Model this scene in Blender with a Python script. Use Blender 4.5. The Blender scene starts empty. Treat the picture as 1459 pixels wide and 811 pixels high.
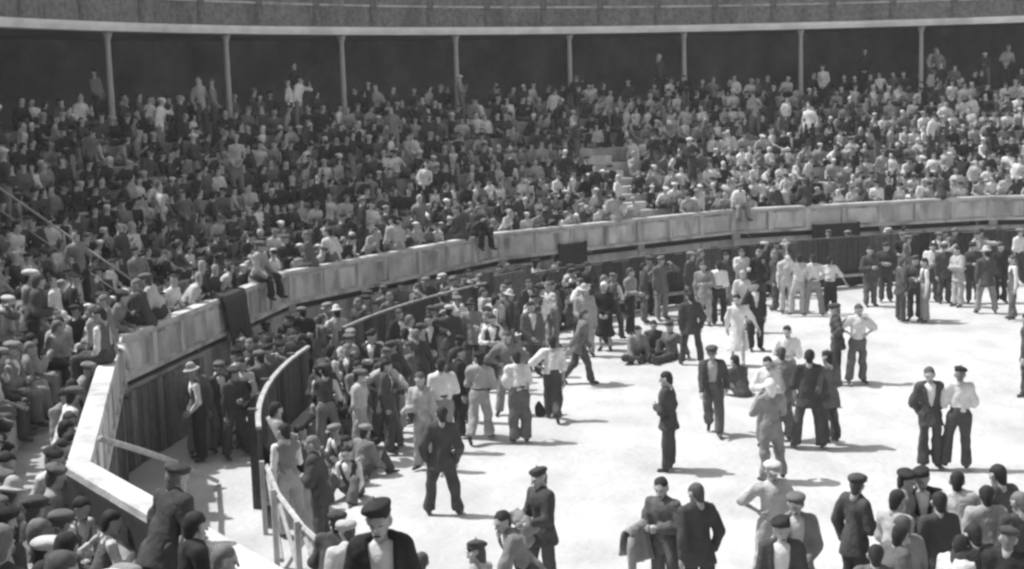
import bpy, math, random
import numpy as np
from mathutils import Vector, Matrix

# ------------------------------------------------------------------ camera, light, exposure
scene = bpy.context.scene
col = scene.collection
R_ = math.radians

CAMZ, PITCH, ROLL, FPX = 6.3153, 0.1334, -0.0323, 2097.7 / 1459
cam = bpy.data.cameras.new('camera')
cam.sensor_width = 36.0
cam.lens = 36.0 * FPX
cam.clip_start, cam.clip_end = 0.1, 900.0
cam_ob = bpy.data.objects.new('camera', cam)
col.objects.link(cam_ob)
_f = Vector((0, math.cos(PITCH), -math.sin(PITCH)))
_u = Vector((0, math.sin(PITCH), math.cos(PITCH)))
_r = Vector((1, 0, 0))
_r2 = _r * math.cos(ROLL) + _u * math.sin(ROLL)
_u2 = -_r * math.sin(ROLL) + _u * math.cos(ROLL)
cam_ob.matrix_world = Matrix(((_r2.x, _u2.x, -_f.x, 0), (_r2.y, _u2.y, -_f.y, 0), (_r2.z, _u2.z, -_f.z, CAMZ), (0, 0, 0, 1)))
scene.camera = cam_ob

SUN_DIR = Vector((0.99, -0.31, -1.66)).normalized()        # the way the light travels
SUN_EL = math.asin(-SUN_DIR.z)
world = bpy.data.worlds.new('World')
scene.world = world
world.use_nodes = True
wn, wl = world.node_tree.nodes, world.node_tree.links
for n in list(wn):
    wn.remove(n)
wo = wn.new('ShaderNodeOutputWorld')
wb = wn.new('ShaderNodeBackground')
ws = wn.new('ShaderNodeTexSky')
ws.sky_type = 'NISHITA'
ws.sun_disc = False
ws.sun_elevation = SUN_EL
ws.sun_rotation = math.atan2(-SUN_DIR.x, -SUN_DIR.y)
ws.air_density, ws.dust_density = 1.2, 2.0
wbw = wn.new('ShaderNodeRGBToBW')                          # a black and white picture: grey light
wl.new(ws.outputs[0], wbw.inputs[0])
wl.new(wbw.outputs[0], wb.inputs['Color'])
wb.inputs['Strength'].default_value = 0.15
wl.new(wb.outputs[0], wo.inputs[0])
sun = bpy.data.lights.new('sun', 'SUN')
sun.energy = 3.6
sun.angle = R_(0.9)
sun_ob = bpy.data.objects.new('sun', sun)
col.objects.link(sun_ob)
sun_ob.rotation_euler = SUN_DIR.to_track_quat('-Z', 'Y').to_euler()
scene.view_settings.view_transform = 'Standard'
scene.view_settings.look = 'None'
scene.view_settings.gamma = 1.0
scene.view_settings.exposure = 0.42
scene.cycles.pixel_filter_type = 'BLACKMAN_HARRIS'
scene.cycles.filter_width = 2.7                            # a soft old lens
scene.cycles.max_bounces = 6

# ------------------------------------------------------------------ helpers
rng = random.Random(7)
CX, CY = 15.796, 24.937                                    # centre of the ring
RW, RB = 22.01, 19.94                                      # wall, barrier


def pol(r, az, z=0.0):
    a = R_(az)
    return Vector((CX + r * math.sin(a), CY + r * math.cos(a), z))


AP, AZ0 = 21.95, -113.5                                    # the wall is a sixteen-sided polygon


def pgr(az):
    return AP / math.cos(R_(((az - AZ0) % 22.5) - 11.25))


def tag(o, label=None, cat=None, group=None, kind=None):
    if label: o['label'] = label
    if cat: o['category'] = cat
    if group: o['group'] = group
    if kind: o['kind'] = kind
    return o


def mesh_np(name, V, F, mats=None, mi=None, smooth=True):
    """V (n,3) array, F list of arrays (quads/tris) or one array"""
    me = bpy.data.meshes.new(name)
    if isinstance(F, np.ndarray):
        F = [F]
    F = [f for f in F if len(f)]
    nl = sum(f.size for f in F)
    npoly = sum(len(f) for f in F)
    me.vertices.add(len(V))
    me.vertices.foreach_set('co', np.ascontiguousarray(V, np.float32).ravel())
    me.loops.add(nl)
    me.loops.foreach_set('vertex_index', np.concatenate([f.ravel() for f in F]).astype(np.int32))
    me.polygons.add(npoly)
    sizes = np.concatenate([np.full(len(f), f.shape[1], np.int32) for f in F])
    starts = np.concatenate([[0], np.cumsum(sizes)[:-1]]).astype(np.int32)
    me.polygons.foreach_set('loop_start', starts)
    if mi is not None:
        me.polygons.foreach_set('material_index', np.asarray(mi, np.int32))
    me.polygons.foreach_set('use_smooth', np.full(npoly, smooth, bool))
    for m in (mats or []):
        me.materials.append(m)
    me.update(calc_edges=True)
    return me


class MB:
    """collects boxes, bars, lathes into one mesh"""
    def __init__(self):
        self.V, self.F = [], []

    def poly(self, vs, fs):
        o = len(self.V)
        self.V += [tuple(v) for v in vs]
        self.F += [tuple(i + o for i in f) for f in fs]

    def hexa(self, c):
        self.poly(c, [(0, 3, 2, 1), (4, 5, 6, 7), (0, 1, 5, 4), (1, 2, 6, 5), (2, 3, 7, 6), (3, 0, 4, 7)])

    def box(self, x0, x1, y0, y1, z0, z1):
        self.hexa([(x0, y0, z0), (x1, y0, z0), (x1, y1, z0), (x0, y1, z0), (x0, y0, z1), (x1, y0, z1), (x1, y1, z1), (x0, y1, z1)])

    def tube(self, pts, r, n=8):
        pts = [Vector(p) for p in pts]
        rings = []
        for i, p in enumerate(pts):
            d = (pts[min(i + 1, len(pts) - 1)] - pts[max(i - 1, 0)]).normalized()
            a = d.orthogonal().normalized() if abs(d.z) > .9 else d.cross(Vector((0, 0, 1))).normalized()
            b = d.cross(a)
            rr = r[i] if isinstance(r, (list, tuple)) else r
            rings.append([p + (a * math.cos(t) + b * math.sin(t)) * rr for t in [2 * math.pi * k / n for k in range(n)]])
        vs = [v for g in rings for v in g]
        fs = []
        for i in range(len(pts) - 1):
            for k in range(n):
                k2 = (k + 1) % n
                fs.append((i * n + k, i * n + k2, (i + 1) * n + k2, (i + 1) * n + k))
        fs.append(tuple(range(n - 1, -1, -1)))
        fs.append(tuple((len(pts) - 1) * n + k for k in range(n)))
        self.poly(vs, fs)

    def ring(self, prof, a0, a1, n, poly=False):
        """sweep a closed (r,z) profile round the ring centre"""
        m = len(prof)
        full = abs(a1 - a0) >= 359.9
        vs = [pol(r if not poly else pgr(a0 + (a1 - a0) * i / n) + r - RW, a0 + (a1 - a0) * i / n, z) for i in range(n if full else n + 1) for (r, z) in prof]
        fs = []
        for i in range(n):
            j = (i + 1) % n if full else i + 1
            for k in range(m):
                k2 = (k + 1) % m
                fs.append((i * m + k, i * m + k2, j * m + k2, j * m + k))
        if not full:
            fs.append(tuple(range(m)))
            fs.append(tuple(n * m + k for k in range(m - 1, -1, -1)))
        self.poly(vs, fs)

    def mesh(self, name, mat, smooth=False):
        me = bpy.data.meshes.new(name)
        me.from_pydata(self.V, [], self.F)
        me.materials.append(mat)
        if smooth:
            me.polygons.foreach_set('use_smooth', [True] * len(me.polygons))
        import bmesh
        bm = bmesh.new(); bm.from_mesh(me)
        bmesh.ops.recalc_face_normals(bm, faces=bm.faces)
        bm.to_mesh(me); bm.free()
        return me

    def build(self, name, mat, parent=None, smooth=False):
        return link(name, self.mesh(name, mat, smooth), parent)


def link(name, me, parent=None, mw=None):
    o = bpy.data.objects.new(name, me)
    col.objects.link(o)
    if parent is not None:
        o.parent = parent
    if mw is not None:
        o.matrix_local = mw
    return o


def empty(name, loc=(0, 0, 0), rz=0.0):
    o = bpy.data.objects.new(name, None)
    col.objects.link(o)
    o.location = loc
    o.rotation_euler.z = rz
    o.empty_display_size = .2
    return o


# ------------------------------------------------------------------ materials (all grey: a monochrome photograph)
def mat(name, v, var=.25, scale=6.0, rough=.85, bump=.0, bscale=40.0, detail=6.0, stain=None, spec=.25, island=.0, coords='Object'):
    m = bpy.data.materials.new(name)
    m.use_nodes = True
    nt = m.node_tree
    N, L = nt.nodes, nt.links
    b = N['Principled BSDF']
    b.inputs['Roughness'].default_value = rough
    b.inputs['Specular IOR Level'].default_value = spec
    tc = N.new('ShaderNodeTexCoord')
    src = tc.outputs[coords]
    if coords == 'World':
        pass
    if island:
        oi = N.new('ShaderNodeObjectInfo')
        off = N.new('ShaderNodeVectorMath'); off.operation = 'ADD'
        sc = N.new('ShaderNodeMath'); sc.operation = 'MULTIPLY'; sc.inputs[1].default_value = 57.0
        L.new(oi.outputs['Random'], sc.inputs[0])
        L.new(src, off.inputs[0]); L.new(sc.outputs[0], off.inputs[1])
        src = off.outputs[0]
    nz = N.new('ShaderNodeTexNoise')
    nz.inputs['Scale'].default_value = scale
    nz.inputs['Detail'].default_value = detail
    nz.inputs['Roughness'].default_value = .65
    L.new(src, nz.inputs['Vector'])
    mr = N.new('ShaderNodeMapRange')
    mr.inputs['From Min'].default_value, mr.inputs['From Max'].default_value = .3, .7
    mr.inputs['To Min'].default_value, mr.inputs['To Max'].default_value = v * (1 - var), v * (1 + var)
    L.new(nz.outputs['Fac'], mr.inputs['Value'])
    out = mr.outputs[0]
    if island:
        mm = N.new('ShaderNodeMapRange')
        mm.inputs['To Min'].default_value, mm.inputs['To Max'].default_value = 1 - island, 1 + island
        L.new(oi.outputs['Random'], mm.inputs['Value'])
        mu = N.new('ShaderNodeMath'); mu.operation = 'MULTIPLY'
        L.new(out, mu.inputs[0]); L.new(mm.outputs[0], mu.inputs[1])
        out = mu.outputs[0]
    if stain:                                               # (amount, sx, sy, sz): streaks with a shape of their own
        mp = N.new('ShaderNodeMapping')
        mp.inputs['Scale'].default_value = stain[1:]
        L.new(src, mp.inputs['Vector'])
        n2 = N.new('ShaderNodeTexNoise')
        n2.inputs['Scale'].default_value = 1.0
        n2.inputs['Detail'].default_value = 5.0
        L.new(mp.outputs[0], n2.inputs['Vector'])
        m2 = N.new('ShaderNodeMapRange')
        m2.inputs['From Min'].default_value, m2.inputs['From Max'].default_value = .45, .7
        m2.inputs['To Min'].default_value, m2.inputs['To Max'].default_value = 1.0, 1 - stain[0]
        L.new(n2.outputs['Fac'], m2.inputs['Value'])
        mu = N.new('ShaderNodeMath'); mu.operation = 'MULTIPLY'
        L.new(out, mu.inputs[0]); L.new(m2.outputs[0], mu.inputs[1])
        out = mu.outputs[0]
    cc = N.new('ShaderNodeCombineColor')
    for i in range(3):
        L.new(out, cc.inputs[i])
    L.new(cc.outputs[0], b.inputs['Base Color'])
    if bump:
        nb = N.new('ShaderNodeTexNoise')
        nb.inputs['Scale'].default_value = bscale
        nb.inputs['Detail'].default_value = 4.0
        L.new(src, nb.inputs['Vector'])
        bp = N.new('ShaderNodeBump')
        bp.inputs['Strength'].default_value = bump
        bp.inputs['Distance'].default_value = .045 if name.startswith('cloth') else .03
        L.new(nb.outputs['Fac'], bp.inputs['Height'])
        L.new(bp.outputs[0], b.inputs['Normal'])
    return m


M = {}
M['sand'] = mat('sand', .53, .13, .45, .95, 1.0, 7.0, 12, (.16, 1.1, .6, .5), .05)
M['earth'] = mat('dry_earth', .35, .2, .3, .95, .3, 3.0)
M['whitewash'] = mat('whitewashed_plaster', .68, .24, 1.4, .9, .4, 18, 8, (.6, 2.2, 2.2, .7), .1, .12)
M['cap'] = mat('whitewashed_coping', .66, .16, 3.0, .85, .5, 14, 8, (.4, 1.6, 1.6, 1.6), .1)
M['lower'] = mat('weathered_plaster', .52, .22, 2.2, .9, .3, 18, 8, (.45, 2.0, 2.0, .5), .1)
M['concrete'] = mat('stand_concrete', .42, .22, 2.0, .9, .3, 16, 8, (.3, 1.2, 1.2, 1.2), .1)
M['barrier'] = mat('dark_painted_wood', .095, .35, 7.0, .7, .4, 30, 6, (.5, 9, 9, .8), .3, .45)
M['oldwood'] = mat('grey_old_wood', .22, .3, 6.0, .8, .3, 30, 6, (.4, 10, 10, .7), .2, .4)
M['palewood'] = mat('pale_bare_wood', .48, .2, 6.0, .8, .25, 30, 6, (.25, 8, 8, 1), .2, .1)
M['board_and_shade'] = mat('black_board_and_recess_shade', .05, .3, 4.0, .6, .2, 20)  # black of the hung boards; also the shade painted into the wall recess
M['iron'] = mat('painted_iron', .38, .15, 9.0, .55, .1, 40)
M['darkiron'] = mat('dark_iron', .10, .2, 9.0, .6, .1, 40)
M['dim'] = mat('dark_mottled_plaster', .17, .6, .6, .95, .2, 10, 6, (.4, .6, .6, .3), .1)  # dark grey with broad random mottling
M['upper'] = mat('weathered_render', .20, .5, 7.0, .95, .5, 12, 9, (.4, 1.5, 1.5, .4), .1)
M['roofw'] = mat('gallery_edge', .80, .12, 2.0, .85, .2, 14, 6, (.3, .8, .8, 1.4), .1)
M['skin'] = mat('skin', .43, .12, 14, .6, .05, 60, 3)
M['feature'] = mat('brow_and_lip', .10, .15, 30, .6)
M['shoe'] = mat('shoe_leather', .07, .3, 12, .5, .1, 50)
M['rope'] = mat('hemp_rope', .62, .2, 30, .9, .4, 90)
TONES = {'white': .76, 'pale': .56, 'light': .40, 'mid': .26, 'grey': .16, 'dark': .085, 'black': .045}
CL = {k: mat('cloth_' + k, v, .16, 7.0, .95, .7, 10, 4, (.14, 4, 4, 4), .1, .15) for k, v in TONES.items()}
HAIR = {'dark': mat('hair_dark', .035, .3, 40, .7, .4, 120), 'mid': mat('hair_brown', .10, .3, 40, .7, .4, 120), 'grey': mat('hair_grey', .20, .3, 40, .7, .4, 120)}

# ------------------------------------------------------------------ the setting
g = MB(); g.poly([(-400, -400, -.02), (400, -400, -.02), (400, 400, -.02), (-400, 400, -.02)], [(0, 1, 2, 3)])
tag(g.build('ground', M['earth']), kind='structure')

# arena sand: one sheet, gently trodden
nr, na = 110, 260
rr = np.concatenate([[0.01], np.linspace(.3, 22.4, nr - 1)])
aa = np.linspace(0, 2 * np.pi, na, endpoint=False)
RR, AA = np.meshgrid(rr, aa, indexing='ij')
X, Y = CX + RR * np.sin(AA), CY + RR * np.cos(AA)
nrs = np.random.RandomState(3)
Z = np.zeros_like(X)
for k in range(26):
    fx, fy, ph = nrs.normal(0, 1 + k * .16, 3)
    Z += .012 / (1 + k * .12) * np.sin(fx * X + fy * Y + ph * 9)
Z = np.clip(Z, -.03, .03) * .6
idx = np.arange(nr * na).reshape(nr, na)
q = np.stack([idx[:-1], np.roll(idx[:-1], -1, 1), np.roll(idx[1:], -1, 1), idx[1:]], -1).reshape(-1, 4)[:, ::-1]
me = mesh_np('arena_sand', np.stack([X, Y, Z + .004], -1).reshape(-1, 3), q, [M['sand']])
tag(link('arena_sand', me), kind='structure')

# --- grandstand
NROW, RISE, TREAD, R0, Z0 = 9, .47, .66, 22.66, 1.42


def row_rz(i):
    return R0 + i * TREAD, Z0 + i * RISE


RG = 28.68                                                  # gallery column line
stand = empty('grandstand', pol(25, -60, 0))
tag(stand, 'tiered concrete bullring grandstand with shaded column gallery under white edge', 'grandstand')
stand_inv = Matrix.Translation(-stand.location)


def sp(o):
    o.parent = stand
    o.matrix_parent_inverse = Matrix.Translation(-stand.location)
    return o


for i in range(NROW):
    r, z = row_rz(i)
    mb = MB(); mb.ring([(r + (.1 if i == 0 else 0), z - RISE - .3), (r + (.1 if i == 0 else 0), z - .03), (r + .13 if i == 0 else r + .03, z), (r + TREAD - .004, z), (r + TREAD - .004, z - RISE - .3)], 0, 360, 180)
    sp(mb.build('step', M['concrete']))
mb = MB(); mb.ring([(RW + .285, 1.0), (RW + .285, Z0 - .004), (RW + .95, Z0 - .004), (RW + .95, 1.0)], AZ0, AZ0 + 360, 96, True)
sp(mb.build('front_walk', M['concrete']))
GZ = Z0 + NROW * RISE - .02                                 # gallery floor
rg0 = R0 + NROW * TREAD
mb = MB(); mb.ring([(rg0, GZ - 1.0), (rg0, GZ), (34.5, GZ), (34.5, GZ - 1.0)], 0, 360, 180)
sp(mb.build('gallery_floor', M['concrete']))
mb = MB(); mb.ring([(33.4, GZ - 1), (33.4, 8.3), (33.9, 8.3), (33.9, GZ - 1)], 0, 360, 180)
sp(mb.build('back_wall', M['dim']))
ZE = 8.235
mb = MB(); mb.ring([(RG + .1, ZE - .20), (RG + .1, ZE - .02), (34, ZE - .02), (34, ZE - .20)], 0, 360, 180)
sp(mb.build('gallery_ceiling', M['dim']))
mb = MB(); mb.ring([(RG - .35, ZE - .22), (RG - .38, ZE - .1), (RG - .38, ZE + .0), (RG + .1, ZE + .03), (RG + .1, ZE - .22)], 0, 360, 180)
sp(mb.build('gallery_edge', M['roofw']))
# columns: plain iron posts with a small head and foot
mb = MB()
mb.tube([(0, 0, GZ), (0, 0, GZ + .12), (0, 0, GZ + .125), (0, 0, ZE - .52), (0, 0, ZE - .45), (0, 0, ZE - .23)], [.13, .13, .085, .075, .075, .15], 12)
colm = mb.mesh('column', M['iron'], True)
P0, DP = R_(1) * 0 + -1.1182, .1557
for k in range(-9, 32):
    az = math.degrees(P0 + DP * k)
    o = link('column', colm); o.location = pol(RG - .05, az, 0); sp(o)
# upper tier: a plain plastered breast wall with shallow piers
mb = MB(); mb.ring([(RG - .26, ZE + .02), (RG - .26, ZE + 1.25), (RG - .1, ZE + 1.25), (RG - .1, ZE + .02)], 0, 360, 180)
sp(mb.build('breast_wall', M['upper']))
mb = MB(); mb.ring([(RG - .32, ZE + 1.25), (RG - .32, ZE + 1.33), (RG - .06, ZE + 1.33), (RG - .06, ZE + 1.25)], 0, 360, 180)
sp(mb.build('breast_wall_coping', M['lower']))
mb = MB(); mb.ring([(RG - .285, ZE + .62), (RG - .285, ZE + .68), (RG - .262, ZE + .68), (RG - .262, ZE + .62)], 0, 360, 180)
sp(mb.build('moulding', M['lower']))
mb = MB(); mb.box(-.12, .12, -.03, .0, ZE + .04, ZE + 1.24)
bpm = mb.mesh('pier', M['upper'])
for k in range(-9, 40):
    az = math.degrees(P0 + DP * (k + .5) * .5)
    o = link('pier', bpm); o.location = pol(RG - .262, az, 0); o.rotation_euler.z = -R_(az); sp(o)
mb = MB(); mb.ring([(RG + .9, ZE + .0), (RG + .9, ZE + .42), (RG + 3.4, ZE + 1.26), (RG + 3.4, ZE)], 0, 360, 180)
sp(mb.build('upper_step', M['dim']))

# aisle stairs (half steps) at a few places
AISLES = (-29.4, -78.0, -122.0, 8.0)
for az in AISLES:
    for i in range(1, NROW):
        r, z = row_rz(i)
        mb = MB()
        ha = math.degrees(.55 / r)
        mb.ring([(r - .36, z - RISE + .004), (r - .36, z - RISE / 2), (r - .003, z - RISE / 2), (r - .003, z - RISE + .004)], az - ha, az + ha, 6)
        mb.ring([(r + .035, z + .002), (r + .035, z + .012), (r + TREAD - .01, z + .012), (r + TREAD - .01, z + .002)], az - ha, az + ha, 6)
        sp(mb.build('stair_step', M['cap']))

# --- ring wall
wall = empty('ring_wall', pol(RW, -60, 0))
tag(wall, 'whitewashed wall with panelled parapet and coping in front of the stand', 'wall')


def wp(o, par=None):
    o.parent = wall
    o.matrix_parent_inverse = Matrix.Translation(-wall.location)
    return o


mb = MB(); mb.ring([(RW + .16, -.3), (RW + .16, 1.36), (RW + .18, 1.39), (RW + .4, 1.39), (RW + .4, -.3)], AZ0, AZ0 + 360, 96, True)
wp(mb.build('lower_wall', M['lower']))
mb = MB(); mb.ring([(RW + .06, 1.60), (RW + .06, 2.22), (RW + .27, 2.22), (RW + .27, 1.60)], AZ0, AZ0 + 360, 96, True)
wp(mb.build('parapet', M['whitewash']))
mb = MB(); mb.ring([(RW + .03, 2.223), (RW + .015, 2.25), (RW + .015, 2.31), (RW + .03, 2.335), (RW + .275, 2.335), (RW + .302, 2.31), (RW + .302, 2.223)], AZ0, AZ0 + 360, 96, True)
wp(mb.build('coping', M['cap']))
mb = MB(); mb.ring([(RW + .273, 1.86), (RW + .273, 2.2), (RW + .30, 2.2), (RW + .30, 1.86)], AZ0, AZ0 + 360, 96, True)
wp(mb.build('back_strip', M['board_and_shade']))  # plain dark strip along the stand side of the parapet
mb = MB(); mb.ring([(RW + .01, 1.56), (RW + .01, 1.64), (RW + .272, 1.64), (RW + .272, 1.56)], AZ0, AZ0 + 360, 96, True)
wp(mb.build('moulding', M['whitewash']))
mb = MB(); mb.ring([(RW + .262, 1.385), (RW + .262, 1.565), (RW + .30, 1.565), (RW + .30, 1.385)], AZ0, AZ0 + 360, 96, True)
wp(mb.build('recess_shade', M['board_and_shade']))  # near-black backing paints in the shadow line under the overhanging parapet
mb = MB(); mbx = MB(); mbx.box(-.13, .13, .0, .12, 1.388, 1.562); stub = mbx.mesh('support_block', M['lower'])
# panels, pilasters and piers: proud of the parapet, side by side along each of the straight lengths
side = 2 * AP * math.tan(R_(11.25))
NPAN = 7
pw_ = side / NPAN
mbp = MB(); mbp.box(-pw_ / 2 + .12, pw_ / 2 - .12, -.02, .0, 1.69, 2.16)
pan = mbp.mesh('panel', M['whitewash'])
mbq = MB(); mbq.box(-.08, .08, -.04, .0, 1.642, 2.222)
pil = mbq.mesh('pilaster', M['whitewash'])
mbr = MB(); mbr.box(-.11, .11, -.06, .0, .0, 1.36)
pier = mbr.mesh('pier', M['lower'])
mbb = MB(); mbb.box(-.108, .108, -.035, .0, .02, 1.34)
brd = mbb.mesh('plank', M['oldwood'])
for sd in range(-2, 6):
    am = AZ0 + 11.25 + 22.5 * sd
    tv = Vector((math.cos(R_(am)), -math.sin(R_(am)), 0))
    nv = Vector((math.sin(R_(am)), math.cos(R_(am)), 0))
    mid = pol(AP, am)
    for j in range(NPAN):
        x = -side / 2 + (j + .5) * pw_
        for nm, me_, xx, dn in (('panel', pan, x, .061), ('pilaster', pil, x - pw_ / 2 + .06, .061)):
            o = link(nm, me_); o.location = mid + tv * xx + nv * dn; o.rotation_euler.z = -R_(am); wp(o)
        if j % 2 == 0:
            o = link('pier', pier); o.location = mid + tv * (x - pw_ / 2 + .2) + nv * .162; o.rotation_euler.z = -R_(am); wp(o)
            if j in (0, 4):
                o = link('support_block', stub); o.location = mid + tv * (x - pw_ / 2 + .2) + nv * .14; o.rotation_euler.z = -R_(am); wp(o)
    if sd in (0, 1):                                        # vertical boarding under the left stretch
        for j in range(37 if sd == 0 else 15):
            o = link('plank', brd); o.location = mid + tv * (-side / 2 + .12 + j * .235) + nv * (.10 + rng.uniform(-.025, .025)); o.rotation_euler.z = -R_(am); wp(o)

# --- barrier fence (dark boards, pale top rail) and its open repaired stretch
fence = empty('barrier_fence', pol(RB, -60, 0))
tag(fence, 'dark plank barrier fence curving round the arena with a pale top rail', 'fence')


def fp(o):
    o.parent = fence
    o.matrix_parent_inverse = Matrix.Translation(-fence.location)
    return o


pw = .34
mbb = MB(); mbb.box(-pw / 2 + .008, pw / 2 - .008, -.025, .025, .03, 1.47)
plk = mbb.mesh('plank', M['barrier'])
mbb = MB(); mbb.box(-.07, .07, -.16, -.027, .0, 1.56)
pst = mbb.mesh('post', M['barrier'])
dpl = math.degrees(pw / RB)
az = -101.0
k = 0
GATE = (-55.2, -50.6)
while az < 16:
    inside = GATE[0] < az < GATE[1] or -81.6 < az < -75.6
    if not inside:
        o = link('plank', plk); o.location = pol(RB + rng.uniform(-.018, .018), az, rng.uniform(-.02, .02)); o.rotation_euler.z = -R_(az); fp(o)
        if k % 7 == 3:
            o = link('post', pst); o.location = pol(RB + .19, az); o.rotation_euler.z = -R_(az); fp(o)
    az += dpl; k += 1
for (a0, a1) in ((-101.4, -81.7), (-75.5, GATE[0]), (GATE[1], 16)):
    mb = MB(); n = max(6, int((a1 - a0) / 2))
    rail = M['palewood'] if a0 < -90 else M['oldwood']
    mb.ring([(RB - .035, 1.485), (RB - .035, 1.53), (RB + .045, 1.53), (RB + .045, 1.485)], a0, a1, n)
    fp(mb.build('top_rail', rail))
    mb = MB(); mb.ring([(RB - .26, .34), (RB - .26, .40), (RB - .03, .40), (RB - .03, .34)], a0, a1, n)
    fp(mb.build('foot_ledge', M['palewood']))
# open stretch: posts, rails and braces of bare wood
prev = None
for az in np.arange(-102.4, -132, -4.6):
    mb = MB(); c = pol(RB, az)
    mb.box(-.035, .035, -.035, .035, 0, 1.1)
    o = mb.build('post', M['palewood']); o.location = c; o.rotation_euler.z = -R_(az); fp(o)
    if prev is not None:
        for z in (1.02,):
            mb = MB(); mb.tube([pol(RB - .07, prev, z), pol(RB - .07, az, z)], .038, 6); fp(mb.build('rail', M['palewood']))
        mb = MB(); mb.tube([pol(RB - .07, prev, .95), pol(RB - .07, az, .1)], .03, 6); fp(mb.build('brace', M['palewood']))
    prev = az

# square board gate in the barrier
gate = empty('board_gate', pol(RB, sum(GATE) / 2))
tag(gate, 'square grey board gate between two dark posts in the far barrier', 'gate')
gate.rotation_euler.z = -R_(sum(GATE) / 2)
gw = R_(GATE[1] - GATE[0]) * RB
for i in range(4):
    mb = MB(); mb.box(-gw / 2 + .16, gw / 2 - .16, -.03, .02, .1 + i * .39, .1 + i * .39 + .38); mb.build('plank', M['oldwood'], gate)
for s in (-1, 1):
    mb = MB(); mb.box(s * gw / 2 - .1, s * gw / 2 + .1, -.1, .1, 0, 1.78); mb.build('post', M['barrier'], gate)
# dark boards hung on the wall below the parapet
for az, w_, z0, z1, lab in ((-39.6, .9, 1.15, 1.83, 'small square black board hung on the wall right of the gate'),
                            (-14.6, 1.5, 1.12, 1.72, 'wide black board hung on the wall beyond the dark crowd')):
    am = AZ0 + 11.25 + 22.5 * math.floor((az - AZ0) / 22.5); e = empty('notice_board', pol(pgr(az) - .02, az)); e.rotation_euler.z = -R_(am); tag(e, lab, 'board')
    mb = MB(); mb.box(-w_ / 2, w_ / 2, -.03, .02, z0, z1); mb.build('panel', M['board_and_shade'], e)
    for x in (-w_ / 2 - .02, w_ / 2 + .02):
        mb = MB(); mb.box(x - .025, x + .025, -.045, .03, z0 - .03, z1 + .03); mb.build('frame', M['board_and_shade'], e)

# ------------------------------------------------------------------ figures: one continuous skin from a distance field
def nrm(v):
    v = np.asarray(v, float)
    return v / np.linalg.norm(v)


def prim_d(p, P):
    a, b, ra, rb, n, s = p
    ab = b - a
    q = P - a
    if n is not None:
        c = q @ n
        q = q + np.outer(c * (s - 1), n)
        cb = ab @ n
        ab = ab + n * cb * (s - 1)
    L = max(ab @ ab, 1e-9)
    t = np.clip(q @ ab / L, 0, 1)
    q = q - t[:, None] * ab
    return np.sqrt((q * q).sum(1)) - (ra + (rb - ra) * t)


def field(prims, P, k=.035):
    d = None
    for p in prims:
        e = prim_d(p, P)
        if d is None:
            d = e
        else:
            hh = np.clip(.5 + .5 * (e - d) / k, 0, 1)
            d = e + (d - e) * hh - k * hh * (1 - hh)
    return d


def C_(a, b, ra, rb=None, n=None, s=1.0):
    return (np.asarray(a, float), np.asarray(b, float), ra, ra if rb is None else rb, None if n is None else np.asarray(n, float), s)


def surf(prims, h, cut=None, wr=0.0, seed=0, k=.035):
    lo = np.min([np.minimum(p[0] - p[2], p[1] - p[3]) for p in prims], 0) - 2.2 * h
    hi = np.max([np.maximum(p[0] + p[2], p[1] + p[3]) for p in prims], 0) + 2.2 * h
    n = np.ceil((hi - lo) / h).astype(int) + 1
    ax = [lo[i] + h * np.arange(n[i]) for i in range(3)]
    G = np.stack(np.meshgrid(*ax, indexing='ij'), -1).reshape(-1, 3)
    F = field(prims, G, k)
    if wr:
        rs = np.random.RandomState(seed)
        for j in range(4):
            kv = rs.normal(0, 16 + 5 * j, 3)
            kv[2] *= .6
            F = F + wr / (1 + .4 * j) * np.sin(G @ kv + rs.uniform(0, 6.28))
    if cut is not None:
        F = np.maximum(F, cut(G))
    F = F.reshape(n)
    S = F < 0
    cnt = np.zeros(n - 1, int)
    acc = np.zeros(tuple(n - 1) + (3,))
    nx, ny, nz = n
    for axis in range(3):
        sl0 = [slice(None)] * 3; sl1 = [slice(None)] * 3
        sl0[axis] = slice(0, -1); sl1[axis] = slice(1, None)
        f0, f1 = F[tuple(sl0)], F[tuple(sl1)]
        ch = S[tuple(sl0)] != S[tuple(sl1)]
        ii = np.argwhere(ch)
        t = f0[ch] / (f0[ch] - f1[ch])
        pos = ii.astype(float)
        pos[:, axis] += t
        o1, o2 = [a for a in range(3) if a != axis]
        for d1 in (0, -1):
            for d2 in (0, -1):
                c = ii.copy(); c[:, o1] += d1; c[:, o2] += d2
                ok = ((c >= 0) & (c < n - 1)).all(1)
                cc = c[ok]
                np.add.at(cnt, tuple(cc.T), 1)
                np.add.at(acc, tuple(cc.T), pos[ok])
    act = cnt > 0
    vid = np.full(n - 1, -1)
    vid[act] = np.arange(act.sum())
    V = lo + h * acc[act] / cnt[act][:, None]
    Q = []
    for axis in range(3):
        sl0 = [slice(None)] * 3; sl1 = [slice(None)] * 3
        sl0[axis] = slice(0, -1); sl1[axis] = slice(1, None)
        s0, s1 = S[tuple(sl0)], S[tuple(sl1)]
        o1, o2 = (axis + 1) % 3, (axis + 2) % 3
        for a, b_, flip in ((s0, s1, False), (s1, s0, True)):
            ii = np.argwhere(a & ~b_)
            ok = (ii[:, o1] > 0) & (ii[:, o2] > 0) & (ii[:, o1] < n[o1] - 1) & (ii[:, o2] < n[o2] - 1)
            ii = ii[ok]
            if not len(ii):
                continue
            qd = []
            for d1, d2 in ((-1, -1), (0, -1), (0, 0), (-1, 0)):
                c = ii.copy(); c[:, o1] += d1; c[:, o2] += d2
                qd.append(vid[tuple(c.T)])
            qd = np.stack(qd, 1)
            Q.append(qd[:, ::-1] if flip else qd)
    Q = np.concatenate(Q)
    return V, Q[(Q >= 0).all(1)]


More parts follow.
